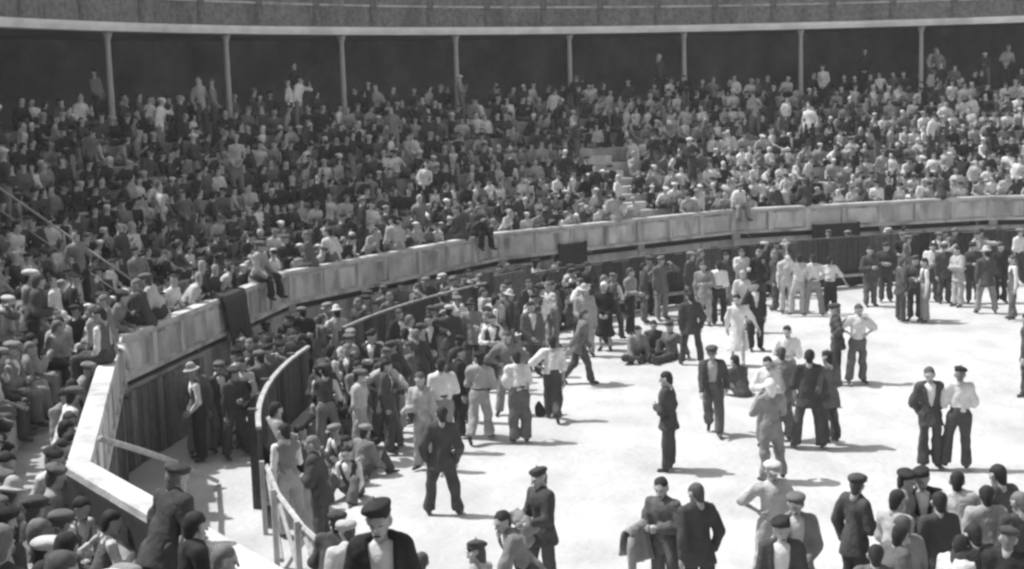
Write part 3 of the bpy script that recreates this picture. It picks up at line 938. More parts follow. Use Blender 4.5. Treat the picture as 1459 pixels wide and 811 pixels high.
# ------------------------------------------------------------------ people
PEOPLE = [
    (-2.32, 25.69, 0.00, 5, 1.69, 'a', 'hips', 'hips', 2, 'rolled_shirt', 'pale', 'grey', 'hair', 'dark', 'man in pale shirt seen from behind, hands on hips, legs apart', {}),
    (-1.55, 24.04, 0.00, 205, 1.69, 's', 'down', 'hold', 2, 'overall', 'light', 'light', 'hair', 'mid', 'person in light grey overalls just behind the dark-suited man', {}),
    (-1.28, 25.20, 0.00, 0, 1.69, 's', 'down', 'fold', 2, 'rolled_shirt', 'white', 'mid', 'hair', 'dark', 'man in bright white shirt, back turned, beside a black-clad man', {}),
    (-1.03, 26.37, 0.00, 75, 1.69, 's', 'pocket', 'down', 2, 'coat', 'black', 'black', 'hair', 'dark', "slim man all in black, sideways at the white-shirted man's shoulder", {}),
    (-1.13, 21.34, 0.00, 5, 1.69, 'a', 'pocket', 'pocket', 2, 'coat', 'dark', 'dark', 'hair', 'dark', 'man in dark suit alone with his back turned, casting a shadow', {}),
    (-0.65, 25.88, 0.00, 15, 1.69, 'w', 'fold', 'fold', 4, 'shirt', 'light', 'light', 'cap', 'black', 'walker in light grey clothes and black cap, seen from behind', {}),
    (0.06, 25.68, 0.00, 355, 1.69, 's', 'clasp', 'sf', 14, 'rolled_shirt', 'white', 'grey', 'hair', 'dark', 'round-shouldered man in white shirt from behind, black bag at his side', {'wide': 1.15}),
    (-0.12, 27.98, 0.00, 180, 1.69, 'a', 'hips', 'hips', 0, 'coat', 'mid', 'mid', 'hair', 'mid', 'man in grey jacket facing the viewer, behind the round-shouldered man', {}),
    (0.70, 27.38, 0.00, 5, 1.69, 'w', 'hips', 'down', 4, 'rolled_shirt', 'white', 'dark', 'hair', 'dark', 'man in white shirt and dark breeches walking away, black hair', {'wide': 1.1}),
    (1.37, 30.73, 0.00, 80, 1.69, 'w', 'sf', 'sb', 14, 'coat', 'grey', 'dark', 'hair', 'mid', 'man in dark grey striding right with one leg kicked back', {}),
    (1.70, 33.96, 0.00, 175, 1.69, 's', 'down', 'clasp', 2, 'coat', 'light', 'light', 'straw_hat', 'pale', 'man in long pale coat and light hat beside the woman in black', {}),
    (2.18, 34.61, 0.00, 190, 1.69, 's', 'clasp', 'clasp', 2, 'dress', 'black', 'black', 'headscarf', 'white', 'woman in long black dress and white headscarf', {}),
    (3.24, 40.85, 0.00, 60, 1.69, 'c', 'floor', 'floor', 48, 'rolled_shirt', 'white', 'pale', 'hair', 'mid', 'person in white bending forward at the foot of the barrier', {}),
    (-1.88, 28.48, 0.00, 350, 1.69, 's', 'fold', 'fold', 12, 'coat', 'dark', 'dark', 'hair', 'grey', 'broad-backed man in dark coat with grey hair, left of the crowd', {}),
    (-0.90, 32.07, 0.00, 10, 1.69, 's', 'pocket', 'down', 2, 'coat', 'mid', 'dark', 'straw_hat', 'dark', 'man in grey coat and wide dark hat, back turned, amid the crowd', {}),
    (-0.45, 30.15, 0.00, 180, 1.69, 's', 'fold', 'fold', 4, 'waistcoat', 'dark', 'dark', 'hair', 'dark', 'man in dark waistcoat with folded white sleeves right of the wide-hatted man', {}),
    (-1.02, 27.47, 0.00, 30, 1.69, 's', 'down', 'down', 2, 'coat', 'dark', 'dark', 'beret', 'black', 'man in dark coat and beret behind the white-shirted man', {}),
    (-2.17, 28.69, 0.00, 20, 1.69, 's', 'down', 'fold', 2, 'coat', 'dark', 'grey', 'hair', 'dark', 'man in dark coat left of the broad-backed man', {}),
    (-2.77, 28.47, 0.00, 200, 1.69, 's', 'fold', 'fold', 2, 'jacket', 'dark', 'dark', 'beret', 'black', 'man in open dark jacket and beret facing out of the crowd, far left', {}),
    (0.41, 31.77, 0.00, 160, 1.69, 's', 'down', 'clasp', 2, 'jacket', 'grey', 'dark', 'hair', 'dark', 'man in grey jacket just below the board gate', {}),
    (0.12, 38.10, 0.00, 200, 1.69, 'gk', 'knees', 'knees', 10, 'coat', 'dark', 'dark', 'beret', 'black', 'seated man in dark coat and beret below the board gate', {}),
    (0.63, 37.99, 0.00, 170, 1.69, 'gl', 'prop', 'knees', -6, 'coat', 'black', 'black', 'hair', 'dark', 'seated man in black leaning back near the board gate', {}),
    (1.11, 37.90, 0.00, 230, 1.69, 'gx', 'knees', 'knees', 14, 'coat', 'dark', 'grey', 'cap', 'grey', 'cross-legged man in cap right of the seated group by the gate', {}),
    (2.78, 33.15, 0.00, 160, 1.69, 'gx', 'knees', 'knees', 16, 'shirt', 'mid', 'dark', 'hair', 'dark', 'man in grey shirt sitting cross-legged on sand, leftmost of three', {}),
    (3.25, 33.68, 0.00, 200, 1.69, 'gk', 'knees', 'prop', 8, 'coat', 'dark', 'dark', 'hair', 'dark', 'man in dark coat sitting knees up, middle of three on sand', {}),
    (3.62, 33.26, 0.00, 230, 1.69, 'gl', 'prop', 'knees', 4, 'coat', 'grey', 'dark', 'beret', 'dark', 'man in dark beret sitting legs out, rightmost of three on sand', {}),
    (3.97, 32.51, 0.00, 5, 1.69, 'a', 'down', 'pocket', 2, 'coat', 'dark', 'dark', 'hair', 'dark', 'man in dark suit, legs wide apart, back turned by the sitting three', {'wide': 0.9}),
    (5.36, 37.84, 0.00, 0, 1.69, 's', 'hips', 'down', 2, 'rolled_shirt', 'white', 'black', 'hair', 'dark', 'man in white shirt and black trousers seen from behind near the barrier', {}),
    (4.99, 37.83, 0.00, 200, 1.69, 's', 'fold', 'down', 2, 'coat', 'mid', 'light', 'hair', 'mid', 'man in grey coat and light trousers left of the black-trousered man', {}),
    (5.77, 36.57, 0.00, 180, 1.60, 's', 'clasp', 'clasp', 2, 'dress', 'pale', 'pale', 'headscarf', 'light', 'woman in pale dress and light headscarf behind the walking woman', {}),
    (4.97, 32.17, 0.00, 185, 1.69, 'w', 'out', 'sb', 4, 'dress', 'white', 'grey', 'hair', 'dark', 'woman in white dress striding forward with arm swung out', {}),
    (5.66, 33.98, 0.00, 170, 1.69, 's', 'down', 'pocket', 2, 'jacket', 'black', 'black', 'hair', 'dark', 'man in black jacket at the shoulder of the striding woman', {}),
    (7.20, 39.87, 0.00, 275, 1.69, 's', 'pocket', 'face', 2, 'coat', 'dark', 'dark', 'hair', 'grey', 'thin man in dark suit facing left before the barrier', {}),
    (7.42, 39.45, 0.00, 180, 1.69, 's', 'down', 'down', 2, 'overall', 'pale', 'pale', 'hair', 'mid', 'person in pale overalls between thin dark man and white-shirted trio', {}),
    (7.62, 38.79, 0.00, 350, 1.69, 'c', 'up', 'down', 2, 'rolled_shirt', 'pale', 'light', 'hair', 'dark', 'man in pale shirt raising one arm, left of the white-shirted trio', {}),
    (8.01, 38.71, 0.00, 10, 1.69, 'a', 'hips', 'hips', 4, 'rolled_shirt', 'white', 'mid', 'hair', 'dark', 'man in white shirt with hands on hips before the dark barrier', {}),
    (8.50, 38.97, 0.00, 20, 1.58, 's', 'fold', 'out', 2, 'rolled_shirt', 'white', 'black', 'hair', 'dark', 'youth in white shirt and black trousers, arm held out to the right', {}),
    (6.69, 30.02, 0.00, 280, 1.69, 'c', 'hips', 'down', 4, 'coat', 'dark', 'dark', 'cap', 'dark', 'man in dark clothes and cap turned left beside the white-shirted man', {}),
    (7.08, 29.88, 0.00, 175, 1.69, 'c', 'hips', 'hips', 0, 'rolled_shirt', 'white', 'grey', 'hair', 'mid', 'man in white shirt and grey trousers, elbows out, alone on right', {}),
    (5.29, 28.10, 0.00, 200, 1.60, 's', 'fold', 'fold', 6, 'rolled_shirt', 'white', 'mid', 'hair', 'dark', 'man in white shirt looking down behind the middle group', {}),
    (4.34, 24.94, 0.00, 190, 1.60, 's', 'fold', 'fold', 2, 'shirt', 'white', 'mid', 'hair', 'dark', 'youth with dark hair and white shirt at the left of the middle group', {}),
    (4.65, 25.24, 0.00, 10, 1.69, 's', 'fold', 'fold', 8, 'coat', 'mid', 'mid', 'hair', 'mid', 'man in grey jacket bent over in the middle group', {}),
    (3.54, 25.85, 0.00, 190, 1.69, 'w', 'sb', 'sf', 4, 'jacket', 'dark', 'grey', 'cap', 'dark', 'man in dark jacket over light shirt and cap, walking forward', {'open': 1, 'under': 'light'}),
    (4.55, 28.95, 0.00, 330, 1.69, 'gk', 'knees', 'knees', 24, 'coat', 'dark', 'dark', 'hair', 'dark', 'hunched man in dark coat sitting on sand behind the walking man', {}),
    (3.99, 22.57, 0.00, 350, 1.69, 'c', 'face', 'face', 6, 'overall', 'mid', 'mid', 'headscarf', 'white', 'person in grey overalls and white head cloth, hands raised to face', {}),
    (4.99, 24.62, 0.00, 5, 1.76, 'a', 'fold', 'down', 4, 'coat', 'dark', 'dark', 'hair', 'dark', 'tall man in dark suit with spread legs, back turned, middle group', {}),
    (5.37, 24.72, 0.00, 330, 1.69, 'c', 'pocket', 'fold', 2, 'coat', 'grey', 'dark', 'beret', 'dark', 'man in grey jacket and beret right of the tall dark-suited man', {}),
    (6.64, 23.10, 0.00, 180, 1.69, 's', 'behind', 'behind', 0, 'jacket', 'dark', 'dark', 'hair', 'mid', 'man in dark suit and white collar facing the viewer, hands behind him', {}),
    (7.06, 22.96, 0.00, 10, 1.69, 'c', 'fold', 'fold', 4, 'rolled_shirt', 'white', 'dark', 'beret', 'black', 'man in white shirt and black beret beside the suited facing man', {}),
    (2.47, 23.45, 0.00, 290, 1.69, 's', 'fold', 'pocket', 2, 'coat', 'dark', 'dark', 'hair', 'dark', 'man in dark suit standing alone in profile on open sand', {}),
    (0.29, 17.60, 0.00, 235, 1.69, 'c', 'hold', 'hold', 4, 'coat', 'dark', 'dark', 'beret', 'dark', 'man in dark jacket and beret holding a bundle against his chest', {}),
    (0.07, 16.14, 0.00, 250, 1.69, 's', 'floor', 'fold', 30, 'jacket', 'mid', 'dark', 'hair', 'dark', "man bending forward in grey jacket at the beret man's feet", {}),
    (-0.44, 14.71, 0.00, 300, 1.69, 's', 'down', 'down', 2, 'shirt', 'light', 'mid', 'beret', 'dark', 'man in dark beret, only head and shoulders at the bottom edge', {}),
    (1.73, 17.02, 0.00, 215, 1.69, 'c', 'fold', 'hold', 4, 'shirt', 'grey', 'grey', 'hair', 'dark', 'man in grey shirt carrying a coat over his forearm', {}),
    (2.08, 16.64, 0.00, 335, 1.69, 's', 'down', 'pocket', 6, 'coat', 'dark', 'dark', 'hair', 'mid', 'man in dark jacket seen from behind, next to the coat carrier', {}),
    (3.11, 17.57, 0.00, 178, 1.69, 'c', 'hold', 'hips', 2, 'rolled_shirt', 'pale', 'light', 'cap', 'pale', 'man in pale shirt and light cap, one elbow out, facing the viewer', {}),
    (3.14, 16.15, 0.00, 185, 1.69, 's', 'clasp', 'clasp', 2, 'jacket', 'mid', 'dark', 'cap', 'grey', 'man in grey jacket and cap in front of the pale-capped man', {'open': 1}),
    (2.78, 15.23, 0.00, 190, 1.69, 's', 'down', 'down', 2, 'jacket', 'dark', 'dark', 'beret', 'black', 'man in dark jacket and beret, white shirt front, lowest of three', {'open': 1}),
    (3.95, 16.81, 0.00, 60, 1.69, 's', 'pocket', 'hold', 2, 'coat', 'dark', 'dark', 'cap', 'dark', 'man in dark suit and cap in profile, alone by the right-hand crowd', {}),
    (4.54, 16.97, 0.00, 110, 1.69, 's', 'fold', 'fold', 6, 'coat', 'mid', 'dark', 'beret', 'black', 'man in black beret looking into the right-hand crowd, its left edge', {}),
    (4.21, 16.13, 0.00, 60, 1.69, 's', 'fold', 'down', 8, 'coat', 'light', 'mid', 'hair', 'dark', 'man in pale jacket with dark hair leaning into right-hand crowd', {}),
    (4.82, 17.02, 0.00, 190, 1.69, 's', 'fold', 'down', 2, 'jacket', 'black', 'black', 'beret', 'black', 'man in black jacket and beret facing out of right-hand crowd', {}),
    (5.16, 16.77, 0.00, 20, 1.69, 's', 'clasp', 'fold', 8, 'rolled_shirt', 'pale', 'grey', 'hair', 'dark', 'man in pale shirt, broad back turned, middle of right-hand crowd', {'fat': 1.2}),
    (5.62, 16.74, 0.00, 340, 1.78, 's', 'pocket', 'pocket', 2, 'coat', 'dark', 'dark', 'hair', 'dark', 'tall man in dark suit at the back of right-hand crowd', {}),
    (5.31, 16.14, 0.00, 5, 1.69, 's', 'clasp', 'clasp', 8, 'rolled_shirt', 'light', 'black', 'hair', 'dark', 'man in light shirt and black trousers, back turned, before the tall dark man', {}),
    (5.55, 15.87, 0.00, 350, 1.69, 's', 'down', 'down', 4, 'coat', 'dark', 'dark', 'hair', 'grey', 'grey-haired man in dark coat at the right edge of the crowd', {}),
    (4.69, 15.97, 0.00, 350, 1.69, 's', 'fold', 'down', 4, 'coat', 'dark', 'dark', 'hair', 'dark', 'bareheaded man in dark coat between black jacket and pale shirt', {}),
    (3.80, 14.92, 0.00, 70, 1.69, 's', 'floor', 'fold', 22, 'coat', 'grey', 'dark', 'hair', 'dark', 'dark-haired man stooping at the left foot of right-hand crowd', {}),
    (3.60, 14.45, 0.00, 20, 1.60, 's', 'fold', 'fold', 4, 'coat', 'grey', 'dark', 'hair', 'dark', 'dark-haired man lowest at the left of right-hand crowd', {}),
    (4.13, 15.11, 0.00, 330, 1.69, 's', 'clasp', 'fold', 10, 'coat', 'mid', 'dark', 'hair', 'mid', 'brown-haired man in grey jacket below the black-jacketed man', {}),
    (4.37, 14.70, 0.00, 60, 1.62, 's', 'hold', 'hold', 25, 'rolled_shirt', 'white', 'black', 'hair', 'dark', 'man in white shirt reaching forward at the bottom of right-hand crowd', {}),
    (4.70, 14.71, 0.00, 350, 1.69, 's', 'fold', 'fold', 10, 'coat', 'dark', 'dark', 'hair', 'dark', 'man in dark coat hunched in the lower right-hand crowd', {}),
    (4.96, 14.57, 0.00, 20, 1.69, 's', 'fold', 'down', 6, 'coat', 'black', 'black', 'beret', 'dark', 'man in black coat and beret at the lower right corner', {}),
    (9.96, 37.36, 0.00, 80, 1.69, 's', 'fold', 'pocket', 4, 'coat', 'dark', 'dark', 'hair', 'mid', 'man in dark suit, left of the pair talking near the right barrier', {}),
    (10.39, 37.62, 0.00, 200, 1.69, 's', 'fold', 'down', 2, 'coat', 'dark', 'dark', 'beret', 'dark', 'man in dark coat and beret behind the talking pair', {}),
    (10.52, 37.14, 0.00, 270, 1.69, 's', 'down', 'fold', 2, 'waistcoat', 'grey', 'mid', 'hair', 'dark', 'man in waistcoat and white sleeves, right of the talking pair', {}),
    (11.90, 40.15, 0.00, 180, 1.69, 's', 'down', 'down', 2, 'coat', 'dark', 'dark', 'cap', 'dark', 'man in dark coat and cap with his back to the right barrier', {}),
    (12.08, 39.46, 0.00, 250, 1.69, 's', 'fold', 'fold', 2, 'coat', 'light', 'light', 'hair', 'dark', 'man in long light grey clothes with dark hair by right barrier', {}),
    (12.68, 40.11, 0.00, 190, 1.69, 's', 'down', 'fold', 2, 'coat', 'dark', 'dark', 'beret', 'black', 'man in dark coat and black beret between two paler men', {}),
    (12.45, 38.26, 0.00, 5, 1.76, 'a', 'down', 'fold', 4, 'coat', 'dark', 'mid', 'straw_hat', 'pale', 'man in dark jacket, grey trousers and pale hat, back turned', {}),
    (13.38, 39.95, 0.00, 180, 1.69, 's', 'down', 'down', 2, 'coat', 'black', 'black', 'hair', 'dark', 'man all in black against the right barrier, next to pale hat', {}),
    (12.77, 37.13, 0.00, 270, 1.69, 'c', 'down', 'pocket', 2, 'waistcoat', 'grey', 'grey', 'hair', 'mid', 'man in grey waistcoat and white sleeves at far right', {}),
    (9.96, 28.11, 0.00, 300, 1.69, 's', 'down', 'down', 2, 'coat', 'dark', 'dark', 'hair', 'dark', 'man in dark suit cut off by the right edge of the picture', {}),
    (10.46, 40.83, 0.00, 190, 1.69, 's', 'fold', 'fold', 2, 'coat', 'dark', 'dark', 'beret', 'dark', 'man in dark coat and beret leaning on barrier left of talking pair', {}),
    (9.85, 40.10, 0.00, 170, 1.69, 's', 'down', 'fold', 2, 'coat', 'dark', 'grey', 'hair', 'dark', 'bareheaded man in dark coat leaning on barrier, right of open gap', {}),
    (11.65, 40.46, 0.00, 200, 1.69, 's', 'down', 'fold', 2, 'rolled_shirt', 'white', 'dark', 'hair', 'dark', 'man in white shirt at the barrier behind the talking pair', {}),
    (-3.28, 20.51, 0.00, 330, 1.69, 'c', 'down', 'hold', 4, 'waistcoat', 'mid', 'light', 'hair', 'dark', 'man in waistcoat and white sleeves with a dark coat on his arm', {}),
    (-3.76, 22.03, 0.00, 60, 1.69, 's', 'rail', 'fold', 10, 'shirt', 'light', 'grey', 'hair', 'dark', 'man in light shirt leaning at the end of the plank barrier', {}),
    (-2.73, 19.73, 0.00, 280, 1.69, 's', 'fold', 'down', 8, 'coat', 'dark', 'dark', 'hair', 'grey', 'grey-haired man in dark coat by the open rails', {}),
    (-2.59, 22.54, 0.00, 200, 1.69, 'gk', 'knees', 'knees', 14, 'waistcoat', 'dark', 'grey', 'hair', 'dark', 'young man in dark waistcoat and white shirt sitting on sand', {}),
    (-2.14, 15.89, 0.00, 20, 1.69, 's', 'rail', 'rail', 20, 'coat', 'dark', 'dark', 'cap', 'dark', 'man in dark coat and cap bending over the open rails', {}),
    (-1.82, 15.53, 0.00, 330, 1.69, 's', 'rail', 'fold', 14, 'shirt', 'pale', 'light', 'cap', 'pale', 'man in pale shirt and light cap behind the grinning foreground man', {}),
    (-1.08, 15.02, 0.00, 30, 1.50, 's', 'down', 'down', 2, 'shirt', 'light', 'mid', 'hair', 'mid', 'man in light shirt, shoulder showing right of the foreground man', {}),
    (-0.95, 9.90, 1.83, 176, 1.69, 's', 'down', 'down', 2, 'jacket', 'black', 'dark', 'beret', 'black', 'smiling man in black jacket, white shirt and beret at the bottom edge', {'open': 1, 'h': .02, 'yaw': 14, 'nod': 2, 'g': 0}),
    (-3.22, 12.72, 1.42, 40, 1.70, 's', 'rail', 'rail', 26, 'coat', 'dark', 'dark', 'beret', 'dark', 'man in dark coat and beret leaning on the near white ledge', {'h': .024, 'g': 0}),
    (-2.72, 11.55, 1.42, 62, 1.60, 's', 'fold', 'rail', 10, 'coat', 'black', 'dark', 'hair', 'dark', 'bareheaded man in black coat behind the near white ledge', {'h': .024, 'g': 0}),
    (-2.30, 10.70, 1.42, 80, 1.58, 's', 'fold', 'fold', 8, 'shirt', 'mid', 'dark', 'hair', 'grey', 'grey-haired man in grey shirt at bottom edge beside near ledge', {'h': .024, 'g': 0}),
]
for i, (x, y, z, face, hgt, legs, al, ar, lean, top, tt, bt, hat, ht, lab, ex) in enumerate(PEOPLE):
    sp_ = dict(legs=legs, al=al, ar=ar, lean=lean, top=top, side=rng.uniform(-3, 3), yaw=rng.uniform(-22, 22), nod=rng.uniform(0, 14), mir=rng.random() < .5)
    for k in ('wide', 'open', 'fat', 'yaw', 'nod', 'tl'):
        if k in ex: sp_[k] = ex[k]
    d = math.hypot(x, y)
    person((x, y, z), face, sp_, tt, bt, hat, ht, lab, 'people in the arena' if ex.get('g', 1) else None, hgt, ex.get('h', .027 if d < 22 else .031), 1 if d < 27 else 2, 100 + i, under=ex.get('under', 'white'))

# pools of shared figures for the packed places
STANDP = []
for k, (legs, al, ar, lean, top) in enumerate([('s', 'down', 'pocket', 2, 'coat'), ('c', 'fold', 'fold', 3, 'coat'), ('s', 'down', 'clasp', 5, 'jacket'), ('a', 'hips', 'down', 2, 'rolled_shirt'),
        ('c', 'pocket', 'pocket', 2, 'jacket'), ('s', 'rail', 'rail', 16, 'coat'), ('s', 'rail', 'face', 12, 'shirt'), ('c', 'face', 'fold', 4, 'waistcoat'), ('s', 'behind', 'behind', 0, 'coat'),
        ('c', 'down', 'hold', 4, 'shirt'), ('s', 'shade', 'down', 0, 'coat'), ('a', 'fold', 'down', 6, 'overall'), ('s', 'clasp', 'clasp', 8, 'waistcoat'), ('c', 'point', 'down', 4, 'jacket')]):
    STANDP.append((('st', k), dict(legs=legs, al=al, ar=ar, lean=lean, top=top, yaw=rng.uniform(-30, 30), nod=rng.uniform(0, 16), side=rng.uniform(-3, 3))))
SITP = []
for k, (al, ar, lean, top) in enumerate([('knees', 'knees', 12, 'coat'), ('knees', 'face', 18, 'coat'), ('fold', 'fold', 4, 'jacket'), ('clasp', 'knees', 10, 'jacket'), ('knees', 'clasp', 22, 'shirt'), ('shade', 'knees', 6, 'rolled_shirt'),
        ('fold', 'face', 10, 'shirt'), ('knees', 'knees', 28, 'rolled_shirt'), ('clasp', 'clasp', 6, 'waistcoat'), ('knees', 'hold', 8, 'coat'), ('point', 'knees', 8, 'jacket'), ('rail', 'rail', 26, 'coat'), ('rail', 'face', 30, 'shirt'), ('shade', 'clasp', 2, 'coat')]):
    SITP.append((('si', k), dict(legs='sit', al=al, ar=ar, lean=lean, top=top, yaw=rng.uniform(-35, 35), nod=rng.uniform(0, 16), side=rng.uniform(-4, 4))))
RAILP = []
for k, (al, ar, lean, top) in enumerate([('rail', 'rail', 30, 'shirt'), ('rail', 'face', 34, 'coat'), ('rail', 'rail', 40, 'coat'), ('fold', 'rail', 24, 'rolled_shirt'), ('rail', 'point', 22, 'jacket')]):
    RAILP.append((('ra', k), dict(legs='s', al=al, ar=ar, lean=lean, top=top, yaw=rng.uniform(-35, 35), nod=rng.uniform(4, 20), side=rng.uniform(-6, 6))))
GROUNDP = []
for k, (legs, al, ar, lean, top) in enumerate([('gk', 'knees', 'knees', 14, 'coat'), ('gx', 'knees', 'clasp', 18, 'coat'), ('gl', 'prop', 'knees', -8, 'jacket'), ('gk', 'prop', 'knees', -4, 'shirt'), ('gx', 'knees', 'face', 20, 'waistcoat')]):
    GROUNDP.append((('gr', k), dict(legs=legs, al=al, ar=ar, lean=lean, top=top, yaw=rng.uniform(-35, 35), nod=rng.uniform(0, 16))))
LOOKT = {'coat': 'coat', 'jacket': 'open jacket', 'rolled_shirt': 'rolled shirt', 'shirt': 'shirt', 'waistcoat': 'waistcoat', 'overall': 'overalls', 'dress': 'dress'}
TN = {'white': 'white', 'pale': 'pale', 'light': 'light', 'mid': 'grey', 'grey': 'charcoal', 'dark': 'dark', 'black': 'black'}
HN = {'hair': '{} hair', 'long_hair': 'long {} hair', 'beret': '{} beret', 'cap': '{} cap', 'straw_hat': '{} brimmed hat', 'headscarf': '{} headscarf'}


def look(white=.25, top=None):
    """tones for one figure"""
    if top in ('shirt', 'rolled_shirt'):
        tt = rng.choice(['white', 'white', 'pale', 'light', 'mid'])
    elif top == 'dress':
        tt = rng.choice(['white', 'pale', 'mid', 'black', 'grey'])
    else:
        tt = rng.choice(['dark', 'dark', 'dark', 'black', 'grey', 'grey', 'mid', 'light'])
    bt = rng.choice(['dark', 'dark', 'black', 'grey', 'mid', 'light'])
    if top == 'overall':
        bt = tt
    u = rng.random()
    if top == 'dress':
        hat, ht = rng.choice([('long_hair', 'dark'), ('headscarf', 'white'), ('headscarf', 'black'), ('long_hair', 'mid')])
    elif u < .46:
        hat, ht = 'hair', rng.choice(['dark', 'dark', 'mid', 'grey'])
    elif u < .66:
        hat, ht = 'beret', rng.choice(['black', 'black', 'dark', 'grey'])
    elif u < .96:
        hat, ht = 'cap', rng.choice(['grey', 'dark', 'mid', 'pale'])
    else:
        hat, ht = 'straw_hat', rng.choice(['white', 'pale', 'light'])
    return tt, bt, hat, ht


def words(top, tt, hat, ht):
    who = 'woman' if top == 'dress' else 'man'
    a = {'mid': 'brown' if 'hair' in hat else 'grey'}.get(ht, TN.get(ht, ht))
    return '%s in %s %s, %s' % (who, TN[tt], LOOKT[top], HN[hat].format(a if ht != 'grey' or 'hair' in hat else 'charcoal'))


ORD = ['', 'leftmost', 'second from left', 'third from left', 'fourth from left', 'fifth from left', 'sixth from left', 'seventh from left', 'eighth from left', 'ninth from left', 'tenth from left']


def screen_x(p):
    d = Vector(p) - Vector((0, 0, CAMZ))
    return d.dot(_r2) / max(d.dot(_f), .01)


def screen(p):
    d = Vector(p) - Vector((0, 0, CAMZ))
    z = max(d.dot(_f), .01)
    return FPX * d.dot(_r2) / z, FPX * d.dot(_u2) / z, z  # in image widths; frame is +-.5 by +-.278


def place(entries, group):
    """entries: dicts loc, face, pool item, look, where; labels told apart by look, place and order from the left"""
    by = {}
    for e in entries:
        e['base'] = words(e['sp'][1]['top'], e['tt'], e['hat'], e['ht']) + ', ' + e['where']
        by.setdefault(e['base'], []).append(e)
    for b_, L in by.items():
        L.sort(key=lambda e: screen_x(e['loc']))
        for j, e in enumerate(L):
            e['label'] = b_ if len(L) == 1 else b_ + ', ' + ORD[min(j + 1, 10)]
            if len(e['label'].split()) > 16:
                e['label'] = e['label'].replace('passage ', '').replace('the ', '').replace('at barrier', 'barrier')
    for j, e in enumerate(entries):
        key, sp_ = e['sp']
        person(e['loc'], e['face'], sp_, e['tt'], e['bt'], e['hat'], e['ht'], e['label'], group, e.get('h', rng.uniform(1.6, 1.74)), .034, 2, hash(key[1]) % 97 + (11 if key[0] == 'si' else 0), key)


taken = [Vector((p[0], p[1], 0)) for p in PEOPLE]


def free(p, d=.42):
    q = Vector((p[0], p[1], 0))
    for t in taken:
        if (t - q).length < d:
            return False
    taken.append(q)
    return True


def scatter(n, a0, a1, r0, r1, pool, where, facef, dist=.42, zz=0.0):
    L = []
    tries = 0
    while len(L) < n and tries < n * 60:
        tries += 1
        az, r = rng.uniform(a0, a1), rng.uniform(r0, r1)
        p = pol(r, az, zz)
        if not free(p, dist):
            continue
        it = rng.choice(pool)
        tt, bt, hat, ht = look(.2, it[1]['top'])
        L.append(dict(loc=p, face=facef(az), sp=it, tt=tt, bt=bt, hat=hat, ht=ht, where=where(az) if callable(where) else where))
    return L


anyf = lambda az: rng.uniform(0, 360)
inw = lambda az: az + 180 + rng.uniform(-55, 55)
place(scatter(30, -73, -46, 17.2, 19.45, STANDP, lambda az: 'crowd left of the gate' if az < -58 else 'crowd under the gate', anyf), 'people packed along the far barrier')
place(scatter(12, -46, -24, 18.3, 19.5, STANDP, lambda az: 'at barrier beyond black dress' if az < -34 else 'at barrier behind white trio', inw), 'people packed along the far barrier')
place(scatter(16, -14, 9, 18.2, 19.5, STANDP, 'at barrier, upper right', inw), 'people packed along the far barrier')
place(scatter(26, -76, -41, 20.45, 21.7, STANDP, lambda az: 'passage left of gate' if az < -55 else 'passage right of gate', anyf), 'people in the passage behind the barrier')
place(scatter(17, -90, -76, 20.4, 21.5, STANDP, 'passage below blanket', anyf), 'people in the passage behind the barrier')
place(scatter(5, -20, 4, 20.5, 21.6, STANDP, 'in the passage at upper right', anyf), 'people in the passage behind the barrier')
place(scatter(15, -92, -75, 17.9, 19.5, STANDP, 'inside the near plank barrier', anyf, .4), 'people crowding the near barrier')
place(scatter(8, -95, -82, 18.3, 19.4, GROUNDP, 'sitting on sand by near plank barrier', anyf, .5), 'people sitting by the near barrier')

# --- the stands: one place after another along every row
def clump(az, i):
    return (math.sin(az * .9 + i * 2.1) + math.sin(az * 2.3 - i * 1.3 + 1) + math.sin(az * .31 + i * .7 + 2)) / 3


SPEC = []                                                   # all spectators in view
nxt = 0
for i in range(NROW):
    r, z = row_rz(i)
    r_s = r + .33
    az = -150.0
    while az < 14:
        az += math.degrees(rng.uniform(.31, .42) / r_s)
        if any(abs((az - a) * math.pi / 180 * r_s) < ((.95 if i < 2 else .62) if a == -29.4 and i < 6 else .3) for a in AISLES[:1]) and i < 6:
            continue
        if rng.random() < .02:
            continue
        p = pol(r_s + rng.uniform(-.1, .14), az, z)
        if i == 0 and -131 < az < -91:
            continue
        if i == 0:
            p = pol(pgr(az) + .58 + rng.uniform(-.04, .1), az, z)
        sx, sy, d = screen((p.x, p.y, z + .7))
        if d < 15 and -.315 < sx < -.1 and sy < -.19:
            continue
        if d < 8.9 or abs(sx) > .62 or abs(sy) > .36 or d < 1:
            continue
        stand_up = rng.random() < (.72 if i == 0 else .075)
        SPEC.append((d, i, az, p, stand_up))
SPEC.sort(key=lambda t: t[0])
ROWN = ['front row', 'second row', 'third row', 'fourth row', 'fifth row', 'sixth row', 'seventh row', 'eighth row', 'ninth row']


def sector(az):
    for lim, t in ((-116, 'right below the viewer'), (-106, 'beside left wall bend'), (-96, 'above the boarded wall'), (-84, 'left of the draped blanket'), (0, 'right of the draped blanket')):
        if az < lim:
            return t


